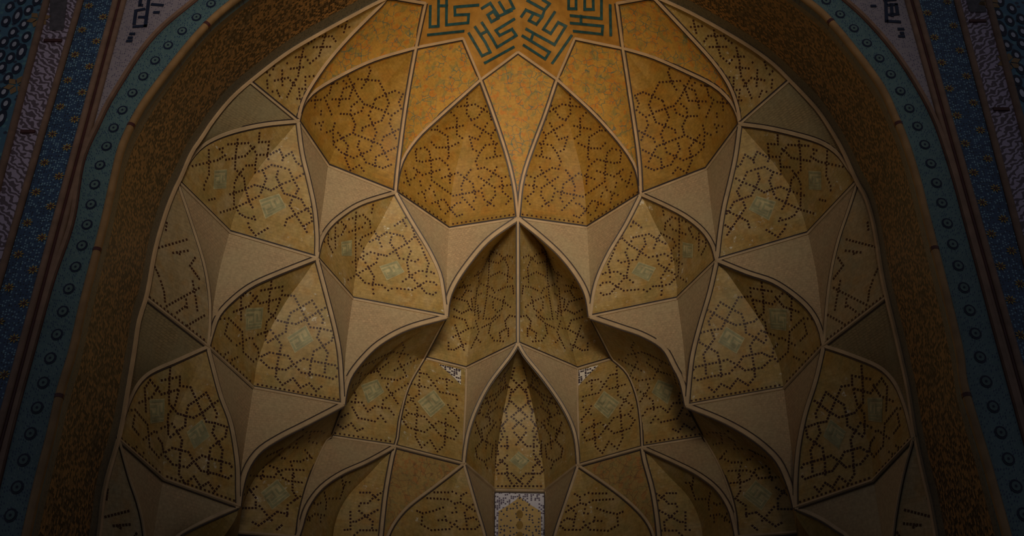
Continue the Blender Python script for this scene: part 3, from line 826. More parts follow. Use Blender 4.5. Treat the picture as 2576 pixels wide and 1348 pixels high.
class Field:
    """the facets of one cell; patterns are set into whichever facet they fall on"""

    def __init__(self):
        self.f = []          # (MB, BVH)

    def add(self, mb, bvh):
        self.f.append((mb, bvh))

    def hit(self, px):
        d = ray(*px).normalized()
        best = None
        for mb, bvh in self.f:
            loc, nrm, _, dist = bvh.ray_cast(EYE, d)
            if loc is not None and (best is None or dist < best[3]):
                if nrm.dot(d) > 0:
                    nrm = -nrm
                best = (mb, loc, nrm, dist)
        return best

    def stamp(self, px, px2, size, mat, h=0.006):
        a = self.hit(px)
        b = self.hit(px2)
        if not a or not b:
            return
        mb, p, n, _ = a
        t = b[1] - p
        t = t - n * t.dot(n)
        if t.length < 1e-5:
            return
        t.normalize()
        s = n.cross(t)
        q = [p + t * (x * size / 2) + s * (y * size / 2) for x, y in ((-1, -1), (1, -1), (1, 1), (-1, 1))]
        top = [v + n * h for v in q]
        mb.poly(top, mat)
        for i in range(4):
            mb.poly([q[i] - n * .01, q[(i + 1) % 4] - n * .01, top[(i + 1) % 4], top[i]], mat)

    def dots(self, line, mat, size=0.036, gap=8.0):
        for a, b in zip(line, line[1:]):
            L = math.dist(a, b)
            n = max(1, round(L / gap))
            for i in range(n):
                t = i / n
                p = (a[0] + (b[0] - a[0]) * t, a[1] + (b[1] - a[1]) * t)
                p2 = (p[0] + (b[0] - a[0]) / L * 2, p[1] + (b[1] - a[1]) / L * 2)
                self.stamp(p, p2, size, mat)

    def bar(self, line, w, mat, mb_to=None, h=0.012):
        """solid glazed stroke, w in metres, following the surface"""
        for a, b in zip(line, line[1:]):
            L = math.dist(a, b)
            n = max(1, int(L / 7))
            prev = None
            for i in range(n + 1):
                t = i / n
                e = 0.0
                p = (a[0] + (b[0] - a[0]) * t, a[1] + (b[1] - a[1]) * t)
                hit = self.hit(p)
                if not hit:
                    prev = None
                    continue
                mb, loc, nrm, _ = hit
                if mb_to:
                    mb = mb_to
                if prev is not None:
                    t3 = (loc - prev[0])
                    if t3.length > 1e-5 and t3.length < 0.5:
                        t3.normalize()
                        s = nrm.cross(t3) * (w / 2)
                        p0 = prev[0] - (t3 * (w / 2) if i == 1 else Vector((0, 0, 0)))
                        p1 = loc + (t3 * (w / 2) if i == n else Vector((0, 0, 0)))
                        o = nrm * h
                        q = [p0 - s + o, p0 + s + o, p1 + s + o, p1 - s + o]
                        mb.poly(q, mat)
                        r = [v - nrm * (h + .01) for v in q]
                        for j in range(4):
                            mb.poly([r[j], r[(j + 1) % 4], q[(j + 1) % 4], q[j]], mat)
                prev = (loc, nrm)

    def patch(self, quad, mat, mb_to, n=6, h=0.005):
        g = []
        for i in range(n + 1):
            row = []
            for j in range(n + 1):
                u, v = i / n, j / n
                p = tuple((quad[0][c] * (1 - u) + quad[1][c] * u) * (1 - v) + (quad[3][c] * (1 - u) + quad[2][c] * u) * v for c in (0, 1))
                hit = self.hit(p)
                row.append(hit[1] + hit[2] * h if hit else None)
            g.append(row)
        for i in range(n):
            for j in range(n):
                q = [g[i][j], g[i + 1][j], g[i + 1][j + 1], g[i][j + 1]]
                if all(x is not None for x in q):
                    mb_to.poly(q, mat)


def pat_map(s, key, tgt):
    """photo mapping of a traced pattern onto the matching field of either half"""
    tri = {'A1': ('A1', 'B0', 'B2'), 'A3': ('A3', 'B2', 'B4'), 'B2': ('B2', 'C1', 'C3'), 'C1': ('C1', 'D0', 'D2'), 'T2': ('T2', 'A3', 'A5'),
           'T1': ('T1', 'A1', 'A3'), 'T0': ('T0', 'A0', 'A1'), 'B4': ('B4', 'C4', 'C5'), 'B5': ('B5', 'C5', 'C6'), 'A5': ('A5', 'B5', 'B7'), 'B7': ('B7', 'C6', 'C7'),
           'C3': ('C3', 'D2', 'D4'), 'C5': ('C5', 'D4', 'D6'), 'C6': ('C6', 'D6', 'D8'), 'B0': ('B0', 'C0', 'C1'), 'D0': ('D0', 'E0', 'E1')}
    src = [NODES['L'][k] for k in tri[key]]
    if tgt == 'D0':
        dst = [NODES[s]['D0'], (214 if s == 'L' else 2392, 1455), NODES[s]['E1']]
    else:
        dst = [NODES[s][k] for k in tri[tgt]]
    return affine(src, dst)


def lines_of(key, f):
    (ox, oy, sc), ls = PAT[key]
    return [[f((ox + x / sc, oy + y / sc)) for x, y in l] for l in ls]


def kufic_strokes(q):
    """angular script filling a square q"""
    def P(u, v):
        return tuple((q[0][c] * (1 - u) + q[1][c] * u) * (1 - v) + (q[3][c] * (1 - u) + q[2][c] * u) * v for c in (0, 1))
    ls = [[(.08, .1), (.92, .1), (.92, .62), (.66, .62), (.66, .34)], [(.08, .3), (.45, .3), (.45, .62), (.22, .62)], [(.08, .5), (.08, .9), (.92, .9)], [(.22, .76), (.92, .76)]]
    return [[P(*p) for p in l] for l in ls]


# ------------------------------------------------------------------ cells of the vault
WORD = {'L': 'left', 'R': 'right'}


def field_cell(s, name, label, group, lofts, arches, base, pattern=None, tgt=None, mat='gold', kuf=None, dentil=None,
               cat='niche', origin=None, facet='pattern_facet', bulge=0.0, arch_w=0.06, dot=0.032, gap=8.6, kind='muqarnas_niche', rib=None):
    org = node(s, origin)
    t = thing(kind, label, cat, org, group)
    fld = Field()
    mbs = []
    for a, b in lofts:
        mb = MB()
        bvh = mb.loft(a, b, M[mat], 8, bulge)
        fld.add(mb, bvh)
        mbs.append(mb)
    if pattern:
        f = pat_map(s, pattern, tgt or pattern)
        for ln in lines_of(pattern, f):
            fld.dots(ln, M['dot'], dot, gap)
        (ox, oy, sc) = PAT[pattern][0]
        for q in KUF.get(pattern, []):
            qq = [f((ox + x / sc, oy + y / sc)) for x, y in q]
            kb = MB()
            fld.patch(qq, M['kufic_ground'], kb)
            for ln in kufic_strokes(qq):
                fld.bar(ln, 0.03, M['kufic_line'], kb, 0.009)
            if kb.f:
                ko = kb.build('script_square', t, smooth=False)
                ko['label'] = 'grey green glazed square of angular script'
    if dentil:
        for a, b in zip(dentil, dentil[1:]):
            L = math.dist(a, b)
            n = int(L / 11)
            for i in range(1, n):
                p = (a[0] + (b[0] - a[0]) * i / n, a[1] + (b[1] - a[1]) * i / n - 11)
                fld.stamp(p, (p[0], p[1] + 3), 0.03, M['dot'])
    for mb in mbs:
        mb.build(facet, t)
    for c in arches:
        mb = MB()
        mb.sweep(c, arch_w, 0.022, M['trim'], M['joint'], d=.018)
        mb.build('arch_moulding', t)
    if rib:
        mb = MB()
        mb.sweep(rib, .03, 0.02, M['trim'], M['joint'], d=.018)
        mb.build('edge_rib', t)
    if base:
        mb = MB()
        mb.sweep(base, 0.042, 0.03, M['trim'], M['joint'], d=0.026)  # wider dark strips paint in the shadow under the moulding
        mb.build('base_moulding', t)
    return t


def brick_cell(s, label, group, lofts, origin, mat='brick', ridge=None):
    t = thing('brick_spandrel', label, 'spandrel', node(s, origin), group)
    for a, b in lofts:
        mb = MB()
        mb.loft(a, b, M[mat], 8)
        mb.build('brick_facet', t)
    return t


def zig(s, *ks):
    pts = []
    for a, b in zip(ks, ks[1:]):
        pa, pb = node(s, a), node(s, b)
        n = max(2, int((pb - pa).length / .15))
        pts += [pa.lerp(pb, i / n) for i in range(n)]
    return pts + [node(s, ks[-1])]


def soffit_part(s, a, b):
    """points of the back edge of the soffit between two corners of a side"""
    pa, pb = NODES[s][a], NODES[s][b]
    q = [p for p in INNER[s] if pa[1] + 6 < p[1] < pb[1] - 6]
    return crv([pa] + q + [pb], Y_REAR, Y_REAR, 1)


for s in 'LR':
    w = WORD[s]
    c = lambda nm: C(s, nm)
    px = NODES[s]
    # ---- dome
    field_cell(s, 'T2', f'dotted ochre dome petal just {w} of centre, above the {w} shoulder of the central arch', 'dome petals', [(c('T2A3'), c('T2A4')), (c('T2A5'), c('T2A4'))], [],
               zig(s, 'A3', 'A4', 'A5'), 'T2', mat='gold_plain', origin='A4', cat='vault panel', kind='dome_petal', dentil=[px['A3'], px['A4'], px['A5']], bulge=.06)
    field_cell(s, 'T1', f'dotted ochre dome petal on the far {w}, second from the dome axis', 'dome petals', [(c('T1A1'), c('T1A2')), (c('T1A3'), c('T1A2'))], [],
               zig(s, 'A1', 'A2', 'A3'), 'T1', mat='gold_plain', origin='A2', cat='vault panel', kind='dome_petal', bulge=.06)
    field_cell(s, 'T0', f'sliver of dotted dome petal against the front arch on the {w}', 'dome petals', [(soffit_part(s, 'T0', 'A0'), c('T0A1'))], [],
               zig(s, 'A0', 'A1'), 'T0', mat='gold', origin='A0', cat='vault panel', kind='dome_petal', bulge=.04)
    for nm, A, B, lab in (('k1', join(c('I1T1'), c('T1A3')), join(c('I1T2'), c('T2A3')), f'orange floral kite between the two dotted petals on the {w}'),
                          ('k0', join(c('I0T1'), c('T1A1')), join(list(reversed([node(s, 'I0').lerp(node(s, 'T0'), 1 - i / 6) for i in range(7)])), c('T0A1')),
                           f'orange floral kite beside the front arch on the {w}')):
        t = thing('floral_kite', lab, 'vault panel', A[-1], 'floral kites below the star')
        mb = MB()
        mb.loft(A, B, M['floral'], 10, .05)
        mb.build('faience_field', t)
    for A, lab in ((join(c('I0T1'), c('T1A3')), f'steep straight rib on the {w} dividing floral kite from far petal'),
                   (join(c('I1T1'), c('T1A1')), f'long bowed rib arching over the far {w} petal'),
                   (join([node(s, 'I2').lerp(node(s, 'T2'), i / 6) for i in range(7)], c('T2A3')), f'bowed rib over the {w} central petal from the star notch'),
                   (join(c('I1T2'), c('T2A5')), f'rib running from the {w} of the star down to the central arch tip'),
                   (join([node(s, 'I0').lerp(node(s, 'T0'), i / 6) for i in range(7)], c('T0A1')), f'outermost bowed rib beside the front arch on the {w}')):
        mb = MB()
        mb.sweep(A, 0.05, 0.025, M['trim_warm'], M['joint'], d=0.022)
        o = mb.build('dome_rib')
        tag(o, lab, 'rib', 'dome ribs')
    # ---- tier A-B
    field_cell(s, 'A1', f'dotted niche in the upper row, outer {w}, with two glazed squares', 'dotted niches', [(c('A1B0'), c('A1B1')), (c('A1B2'), c('A1B1'))], [c('A1B0'), c('A1B2')],
               zig(s, 'B0', 'B1', 'B2'), 'A1', origin='B1')
    field_cell(s, 'A3', f'dotted niche in the upper row next to the central arch on the {w}', 'dotted niches', [(c('A3B2'), c('A3B3')), (c('A3B4'), c('A3B3'))], [c('A3B2'), c('A3B4')],
               zig(s, 'B2', 'B3', 'B4'), 'A3', origin='B3')
    brick_cell(s, f'cream brick spandrel under the far {w} dome petal, between the upper niches', 'brick spandrels', [(c('A1B2'), c('A2B2')), (c('A3B2'), c('A2B2'))], 'B2')
    brick_cell(s, f'cream brick spandrel on the {w} shoulder of the central arch', 'brick spandrels', [(c('A3B4'), c('A4B4')), (c('A5B4'), c('A4B4'))], 'B4')
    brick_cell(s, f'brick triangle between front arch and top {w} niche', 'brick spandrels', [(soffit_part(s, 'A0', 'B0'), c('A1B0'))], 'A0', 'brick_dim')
    # ---- tier B-C
    field_cell(s, 'B2', f'dotted niche in the middle row on the {w}, below the upper pair', 'dotted niches', [(c('B2C1'), c('B2C2')), (c('B2C3'), c('B2C2'))], [c('B2C1'), c('B2C3')],
               zig(s, 'C1', 'C2', 'C3'), 'B2', origin='C2', dentil=[px['C1'], px['C2'], px['C3']])
    field_cell(s, 'B0', f'pale half niche cut by the front arch in the middle row, {w} edge', 'half niches', [(soffit_part(s, 'B0', 'C0'), c('B0C1'))], [c('B0C1')],
               zig(s, 'C0', 'C1'), 'B0', origin='C0', mat='pale_gold', dentil=[px['C0'], px['C1']], arch_w=.035)
    brick_cell(s, f'brick spandrel with a fold under the outer upper niche on the {w}', 'brick spandrels', [(c('B0C1'), c('B1C1')), (c('B2C1'), c('B1C1'))], 'C1')
    brick_cell(s, f'brick spandrel with a fold under the {w} niche beside the central arch', 'brick spandrels', [(c('B2C3'), c('B3C3')), (c('B4C3'), c('B3C3'))], 'C3')
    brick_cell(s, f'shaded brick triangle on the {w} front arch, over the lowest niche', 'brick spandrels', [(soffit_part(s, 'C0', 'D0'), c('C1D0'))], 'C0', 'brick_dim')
    # ---- tier C-D
    field_cell(s, 'C1', f'dark dotted niche in the lowest row by the {w} front arch', 'dotted niches', [(c('C1D0'), c('C1D1')), (c('C1D2'), c('C1D1'))], [c('C1D0'), c('C1D2')],
               zig(s, 'D0', 'D1', 'D2'), 'B2', 'C1', origin='D1', dentil=[px['D0'], px['D1'], px['D2']])
    brick_cell(s, f'brick spandrel below the middle row niche on the {w}', 'brick spandrels', [(c('C1D2'), c('C2D2')), (c('C3D2'), c('C2D2'))], 'D2')
    brick_cell(s, f'dark brick spandrel at the bottom {w}, under the lowest niche', 'brick spandrels', [(c('D0E1'), c('D1E1')), (c('D2E1'), c('D1E1'))], 'E1')
    so = crv([NODES[s]['D0']] + [p for p in INNER[s] if p[1] > NODES[s]['D0'][1] + 6] + [(214 if s == 'L' else 2392, 1560)], Y_REAR, Y_REAR, 1)
    field_cell(s, 'D0', f'bottom half niche cut by the front arch, {w} corner', 'half niches', [(so, c('D0E1'))], [c('D0E1')], None, 'B0', 'D0', origin='D0', mat='pale_gold', arch_w=.035)
    # ---- inside the great central arch
    field_cell(s, 'A5', f'{w} half of the deep vault inside the central arch', 'central vault halves',
               [(c('A5B7'), c('A5B6')), (c('A5B6'), c('A5B5')), (c('A5B5'), join(c('A5B4')))], [c('A5B4')],
               zig(s, 'B5', 'B6', 'B7'), 'A5', origin='B6', mat='gold', arch_w=.075, kind='deep_vault', gap=7, cat='vault')
    field_cell(s, 'B4', f'dotted cove under the {w} foot of the central arch', 'dotted coves',
               [(join(c('B4C3')), c('B4C4')), (c('B4C4'), join(c('B4B5'), c('B5C5')))], [c('B4C3')], zig(s, 'C4', 'C5'), 'B4', origin='C4', arch_w=.075,
               dentil=[px['C4'], px['C5']], kind='dotted_cove', cat='cove', rib=join(c('B4B5'), c('B5C5')))
    t = field_cell(s, 'B5', f'tall dotted panel with black and white corner, {w} of the small rear arch', 'tall dotted panels', [(c('B5C5'), c('B6C6'))], [c('B6C6')],
                   zig(s, 'C5', 'C6'), 'B5', origin='C5', arch_w=.04, kind='dotted_panel', cat='panel')
    fld = Field()
    tmp = MB()
    fld.add(tmp, tmp.loft(c('B5C5'), c('B6C6'), M['gold'], 8))
    f = pat_map(s, 'B5', 'B5')
    kb = MB()
    q = [f((830 + x / 3.369, 790 + y / 3.369)) for x, y in ((920, 425), (1110, 470), (1108, 600), (1050, 540))]
    fld.patch(q, M['white_glaze'], kb, 6, .008)
    if kb.f:
        kb.build('mosaic_corner', t, smooth=False)['label'] = 'white corner with black tesserae'
    brick_cell(s, f'narrow brick spandrel on the {w} of the small rear arch', 'brick spandrels', [(c('B6C6'), c('B7C6'))], 'C6', 'brick')
    field_cell(s, 'C3', f'shadowed dotted cove under the {w} middle row niche', 'dotted coves',
               [(join(c('C3D2')), c('C3D3')), (c('C3D3'), join(c('C3C4'), c('C4D4')))], [c('C3D2')], zig(s, 'D3', 'D4'), 'C3', origin='D4', arch_w=.075, kind='dotted_cove', cat='cove', rib=join(c('C3C4'), c('C4D4')))
    brick_cell(s, f'greenish brick spandrel between cove and lower {w} arch', 'brick spandrels', [(c('C4D4'), c('C5D4'))], 'D4', 'brick')
    field_cell(s, 'C5', f'dark dotted niche under the lower {w} arch', 'lower niches', [(c('C5D4'), c('C5D5')), (c('C5D5'), c('C5D6'))], [c('C5D4'), c('C5D6')], None, 'C5', origin='D5', arch_w=.06, mat='gold')
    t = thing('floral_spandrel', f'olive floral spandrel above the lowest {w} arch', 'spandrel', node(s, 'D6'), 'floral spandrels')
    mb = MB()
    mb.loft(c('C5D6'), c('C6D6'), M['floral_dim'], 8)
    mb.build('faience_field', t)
    field_cell(s, 'C6', f'lowest dotted niche next to the rear white panel on the {w}', 'lower niches', [(c('C6D6'), c('C6D7')), (c('C6D7'), c('C6D8'))], [c('C6D6'), c('C6D8')], None, 'C6', origin='D7', arch_w=.05, mat='gold')
    brick_cell(s, f'brick strip beside the rear white panel on its {w}', 'brick spandrels', [(c('C6D8'), c('C7D8'))], 'D8', 'brick')
    # ---- cove below the lowest spandrel
    field_cell(s, 'D2', f'dark cove peeping under the bottom {w} spandrel', 'dotted coves', [(c('D2E1'), c('D2E2')), (c('D2E2'), join(c('D2D3'), c('D3E3')))], [c('D2E1')], None, origin='E2', arch_w=.06,
               kind='dotted_cove', cat='cove')

# ---- centre pieces
A = join([node('L', 'I2').lerp(node('L', 'T2'), i / 6) for i in range(7)], C('L', 'T2A5'))
B = join([node('R', 'I2').lerp(node('R', 'T2'), i / 6) for i in range(7)], C('R', 'T2A5'))
t = thing('floral_kite', 'orange floral kite on the dome axis directly under the star', 'vault panel', A[-1], 'floral kites below the star')
mb = MB()
mb.loft(A, B, M['floral'], 12, .05)
mb.build('faience_field', t)

mb = MB()
mb.sweep(C('L', 'A5B7'), 0.04, 0.05, M['trim'], M['joint'], d=0.016)
tag(mb.build('vault_rib'), 'thin vertical rib down the middle of the deep central vault', 'rib')

# star with its inscription
star = thing('star_panel', 'orange dome star carrying teal square script at the top', 'vault panel', node('L', 'I2'))
out = []
for s, ks in (('L', ['T0', 'I0', 'T1', 'I1', 'T2', 'I2']), ('R', ['T2', 'I1', 'T1', 'I0', 'T0'])):
    for k in ks:
        out.append((NODES[s][k], NODE_Y[s, k]))
edge = []
for (pa, ya), (pb, yb) in zip(out, out[1:]):
    for i in range(5):
        edge.append((pa[0] + (pb[0] - pa[0]) * i / 5, pa[1] + (pb[1] - pa[1]) * i / 5, ya + (yb - ya) * i / 5))
edge.append((*out[-1][0], out[-1][1]))
inn, outc = [], []
rows = []
for x, y, Y in edge:
    r = []
    for i in range(7):
        t_ = i / 6
        cx_, cy_, cY = 1304 + (x - 1304) * .02, -128, 13.42
        r.append(atY(x + (cx_ - x) * t_, y + (cy_ - y) * t_, Y + (cY - Y) * t_ ** 0.9))
    rows.append(r)
mb = MB()
fs = Field()
tris, ids = [], []
for r in rows:
    ids.append([mb.vert(p, (p.x, p.y)) for p in r])
for i in range(len(ids) - 1):
    for j in range(6):
        q = (ids[i][j], ids[i + 1][j], ids[i + 1][j + 1], ids[i][j + 1])
        mb.face(q, M['star'])
        tris.append(q)
nb = len(mb.v)
up = Vector((0, .08, .14))
idb = [[mb.vert(p + up, (p.x, p.y)) for p in r] for r in rows]
for i in range(len(ids) - 1):
    for j in range(6):
        mb.face((idb[i][j], idb[i][j + 1], idb[i + 1][j + 1], idb[i + 1][j]), M['star'])
    mb.face((ids[i][0], idb[i][0], idb[i + 1][0], ids[i + 1][0]), M['star'])
fs.add(mb, BVHTree.FromPolygons([tuple(p) for p in mb.v], tris))
mb.build('star_field', star)
ins = MB()
for (ox, oy, sc), ls in (STAR_L, STAR_R):
    for l in ls:
        fs.bar([(ox + x / sc, oy + y / sc) for x, y in l], 0.046, M['teal'], ins)
ins.build('script_inscription', star, smooth=False)['label'] = 'teal glazed square script'

# small rear arch over the white panel
t = thing('rear_niche', 'small pointed niche with shadowed crown on the axis, above the white panel', 'niche', node('L', 'C7'))
fld = Field()
mbs = []
for a, b in ((C('L', 'B7C6'), C('L', 'B7C7')), (C('L', 'B7C7'), C('R', 'B7C7')), (C('R', 'B7C7'), C('R', 'B7C6'))):
    mb = MB()
    fld.add(mb, mb.loft(a, b, M['gold'], 8))
    mbs.append(mb)
f0 = lambda p: p
for ln in lines_of('B7', f0):
    fld.dots(ln, M['dot'], .036, 8)
(ox, oy, sc) = PAT['B7'][0]
kb = MB()
qq = [(ox + x / sc, oy + y / sc) for x, y in KUF['B7'][0]]
fld.patch(qq, M['kufic_ground'], kb)
for ln in kufic_strokes(qq):
    fld.bar(ln, .03, M['kufic_line'], kb, .009)
kb.build('script_square', t, smooth=False)['label'] = 'grey green glazed square of angular script'
for i in range(1, 13):
    x = NODES['L']['C7'][0] + i * (NODES['R']['C7'][0] - NODES['L']['C7'][0]) / 13
    fld.stamp((x, 1223), (x, 1227), .035, M['dot'])
for mb in mbs:
    mb.build('pattern_facet', t)
for s in 'LR':
    mb = MB()
    mb.sweep(C(s, 'B7C6'), .055, .045, M['trim'], M['joint'])
    mb.build('arch_moulding', t)
mb = MB()
bl = zig('L', 'C6', 'C7') + list(reversed(zig('R', 'C6', 'C7')))
mb.sweep(bl, .05, .05, M['trim'], M['joint'], d=.018)
mb.build('base_moulding', t)

# white faience panel of the rear wall
pl, pr = node('L', 'C7'), node('R', 'C7')
yb = max(pl.y, pr.y)
ztop = min(pl.z, pr.z) - .02
t = thing('faience_panel', 'white tile panel with gold pointed field on the rear wall, bottom centre', 'panel', Vector(((pl.x + pr.x) / 2, yb, ztop - 2.2)))
x0, x1 = pl.x + .02, pr.x - .02
mb = MB()
mb.box((x0, yb, ztop - 2.6), (x1, yb + .15, ztop), M['panel_white'])
mb.build('white_border', t, smooth=False)
mb = MB()
xc = (x0 + x1) / 2
hw = (x1 - x0) / 2 - .06
prof = [(xc - hw, ztop - 2.55), (xc - hw, ztop - .36), (xc - hw * .55, ztop - .25), (xc - hw * .18, ztop - .15), (xc, ztop - .07), (xc + hw * .18, ztop - .15), (xc + hw * .55, ztop - .25), (xc + hw, ztop - .36), (xc + hw, ztop - 2.55)]
fr = [Vector((x, yb - .02, z)) for x, z in prof]
mb.poly(fr, M['panel_gold'])
for i in range(len(fr)):
    a, b = fr[i], fr[(i + 1) % len(fr)]
    mb.poly([a, b, b + Vector((0, .03, 0)), a + Vector((0, .03, 0))], M['joint'])
for k, zz in enumerate((.42, .62, .82)):
    ring = [Vector((xc + .06 * math.cos(a * math.pi / 6) , yb - .028, ztop - zz + .08 * math.sin(a * math.pi / 6))) for a in range(12)]
    mb.poly(ring, M['yellow'])
mb.build('gold_field', t, smooth=False)
for x in (x0 - .03, x1 + .03):
    mb = MB()
    mb.sweep([Vector((x, yb - .01, ztop - 2.6)), Vector((x, yb - .01, ztop))], .03, .03, M['trim'], M['joint'], away=Vector((0, 1, 0)))
    mb.build('frame_moulding', t)

# ------------------------------------------------------------------ front arch and facade
AW = Vector((0, 1, 0))


def arch3(px, Y, per=6):
    q = catmull(px, per)
    p = [atY(x, y, Y) for x, y in q]
    e = p[-1]
    for i in range(1, 13):
        p.append(Vector((e.x, Y, e.z + (0.01 - e.z) * i / 12)))
    return p


ARCH = {}
for s in 'LR':
    ARCH[s, 'in'] = arch3(INNER[s], Y_REAR)
    ARCH[s, 'out'] = arch3(OUTER[s], Y_FRONT)
    ARCH[s, 'turq'] = arch3(TURQ[s], Y_FRONT)
NA = 130
for s in 'LR':
    w = WORD[s]
    i3, o3 = re3(ARCH[s, 'in'], NA), re3(ARCH[s, 'out'], NA)
    cut = lambda t: [o.lerp(i, t) for o, i in zip(o3, i3)]
    sof = thing('arch_soffit', f'{w} half of the wide brown mosaic underside of the front arch', 'arch', Vector((o3[-1].x, Y_FRONT, 0)), 'front arch soffit halves')
    aw = Vector((-1 if s == 'L' else 1, 0, .6)).normalized()
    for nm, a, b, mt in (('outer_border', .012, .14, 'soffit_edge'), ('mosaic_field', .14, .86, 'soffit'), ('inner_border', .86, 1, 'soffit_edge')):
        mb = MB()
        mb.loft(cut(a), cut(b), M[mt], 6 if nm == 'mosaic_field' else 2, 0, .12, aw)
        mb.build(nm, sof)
    mb = MB()
    mb.sweep(i3, .05, .05, M['trim_warm'], M['joint'], d=.02)
    mb.build('inner_moulding', sof)
    # cord along the arch edge, laid in lengths with dark joints
    cord = thing('cord_moulding', f'ochre glazed rope moulding along the {w} edge of the front arch', 'moulding', Vector((o3[-1].x, Y_FRONT, 0)), 'rope mouldings')
    dense = re3([p + Vector((0, -.02, 0)) for p in ARCH[s, 'out']], 420)
    seg = 42
    for k in range(0, 420, seg):
        mb = MB()
        mb.tube(dense[k:k + seg], .05, M['cord'])
        mb.build('cord_length', cord)
        if k:
            jb = MB()
            jb.tube([dense[k - 1], dense[k]], .054, M['red_line'])
            jb.build('cord_joint', cord)['label'] = 'dark joint of the rope moulding'

    # turquoise band on the face
    tq = re3(ARCH[s, 'turq'], NA)
    ob = re3(ARCH[s, 'out'], NA)
    band = thing('arabesque_band', f'turquoise arabesque tile band following the {w} side of the arch', 'tile band', Vector((ob[-1].x, Y_FRONT, 0)), 'turquoise bands')
    mb = MB()
    mb.loft([p.copy() for p in ob], tq, M['turq'], 6, 0, .14, AW)
    acc = 0
    for i in range(1, NA):
        mid, pm = (ob[i] + tq[i]) / 2, (ob[i - 1] + tq[i - 1]) / 2
        acc += (mid - pm).length
        if acc > .24 and mid.z > 4:
            acc = 0
            for r, m_, dy in ((.068, 'navy', .006), (.046, 'ring_pale', .010), (.014, 'navy', .013)):
                mb.poly([mid + Vector((r * math.cos(a * math.pi / 6), -dy, 1.15 * r * math.sin(a * math.pi / 6))) for a in range(12)], M[m_])
    mb.build('tile_field', band)
    mb = MB()
    mb.sweep(tq, .06, .04, M['bead'], M['red_line'], d=.012, away=AW)
    mb.build('outer_bead', band)

    # vertical bands of the pishtaq
    def line_x(pp):
        a, b = atY(*pp[0], Y_FRONT), atY(*pp[1], Y_FRONT)
        return lambda z: a.x + (b.x - a.x) * (z - a.z) / (b.z - a.z)
    red, blue, purp = line_x(RED[s]), line_x(BLUE_OUT[s]), line_x(PURP_OUT[s])
    sg = -1 if s == 'L' else 1
    ZT = 22.0
    zs = [ZT * i / 44 for i in range(45)]
    V = lambda fx, z, off=0.0: Vector((fx(z) + sg * off, Y_FRONT, z))
    tz = sorted(((p.z, p.x) for p in tq))

    def turq_x(z):
        if z >= tz[-1][0]:
            return tz[-1][1]
        for (z0, x0_), (z1, x1_) in zip(tz, tz[1:]):
            if z0 <= z <= z1:
                return x0_ + (x1_ - x0_) * (z - z0) / max(1e-6, z1 - z0)
        return tz[0][1]
    zz = [z for z in [8 + 14 * i / 90 for i in range(91)] if abs(turq_x(z)) < abs(red(z)) - .08]
    sp = thing('lilac_spandrel', f'lilac mosaic spandrel with dark block script, upper {w} of the arch', 'spandrel', Vector((red(zz[0]), Y_FRONT, zz[0])), 'lilac spandrels')
    mb = MB()
    fz = Field()
    fz.add(mb, mb.loft([Vector((turq_x(z), Y_FRONT, z)) for z in zz], [V(red, z, -.07) for z in zz], M['lilac'], 8, 0, .14, AW))
    mb.build('mosaic_field', sp)
    if s == 'L':
        bars = [[(380, -40), (366, 66), (338, 68)], [(342, 30), (338, 60)], [(342, 28), (362, 24)], [(352, 44), (368, 44)], [(384, 12), (408, 14)], [(330, 86), (336, 86)], [(322, 104), (329, 104)], [(326, 96), (330, 96)], [(390, 32), (398, 32)], [(352, 14), (356, 14)], [(360, -40), (352, 14)]]
    else:
        bars = [[(2226, -40), (2230, 54), (2262, 56)], [(2242, 12), (2244, 40)], [(2232, 14), (2254, 12), (2258, 36), (2238, 38)], [(2194, 16), (2200, 16)], [(2262, 74), (2270, 74)], [(2264, 92), (2272, 92)], [(2268, 84), (2270, 84)], [(2226, 2), (2250, 0)]]
    for l in bars:
        kb = MB()
        fz.bar(l, .045, M['navy'], kb, .012)
        if kb.f:
            kb.build('script_stroke', sp, smooth=False)['label'] = 'dark stroke of block script'

    # red line between two round beads
    g = thing('bead_moulding', f'brown twin bead with dark red groove on the {w} of the arch', 'moulding', V(red, 0), 'twin beads')
    for nm, off, r, mt in (('inner_bead', -.055, .04, 'bead'), ('groove', 0, .022, 'red_line'), ('outer_bead', .06, .045, 'bead')):
        mb = MB()
        mb.tube([V(red, z, off) for z in zs], r, M[mt])
        mb.build(nm, g)
    bl_ = thing('cobalt_band', f'dark blue flowered tile band with yellow blossoms on the {w}', 'tile band', V(blue, 0), 'cobalt bands')
    mb = MB()
    mb.loft([V(red, z, .09) for z in zs], [V(blue, z) for z in zs], M['blue'], 6, 0, .14, AW)
    mb.build('tile_field', bl_)
    kx = 0
    z = 3.0
    while z < 18:
        for fx, off in ((red, .17), (blue, -.09)):
            zc = z + (.22 if off < 0 else 0)
            ctr = V(fx, zc, off) + Vector((0, -.008, 0))
            fb = MB()
            for k in range(8):
                a0 = k * math.pi / 4 + .2
                d0 = Vector((math.cos(a0), 0, math.sin(a0)))
                d1 = Vector((-d0.z, 0, d0.x))
                fb.poly([ctr + d0 * .015, ctr + d0 * .04 + d1 * .011, ctr + d0 * .07, ctr + d0 * .04 - d1 * .011], M['yellow'])
            fb.poly([ctr + Vector((.022 * math.cos(a), -.003, .022 * math.sin(a))) for a in [i * math.pi / 4 for i in range(8)]], M['red_line'])
            fb.build('yellow_blossom', bl_, smooth=False)
        z += .47
    g = thing('bead_moulding', f'brown bead outside the cobalt band on the {w}', 'moulding', V(blue, 0), 'single beads')
    mb = MB()
    mb.tube([V(blue, z, .05) for z in zs], .045, M['bead'])
    mb.build('bead_length', g)
    sb = thing('script_band', f'lilac interlaced script band near the {w} edge', 'tile band', V(purp, 0), 'script bands')
    mb = MB()
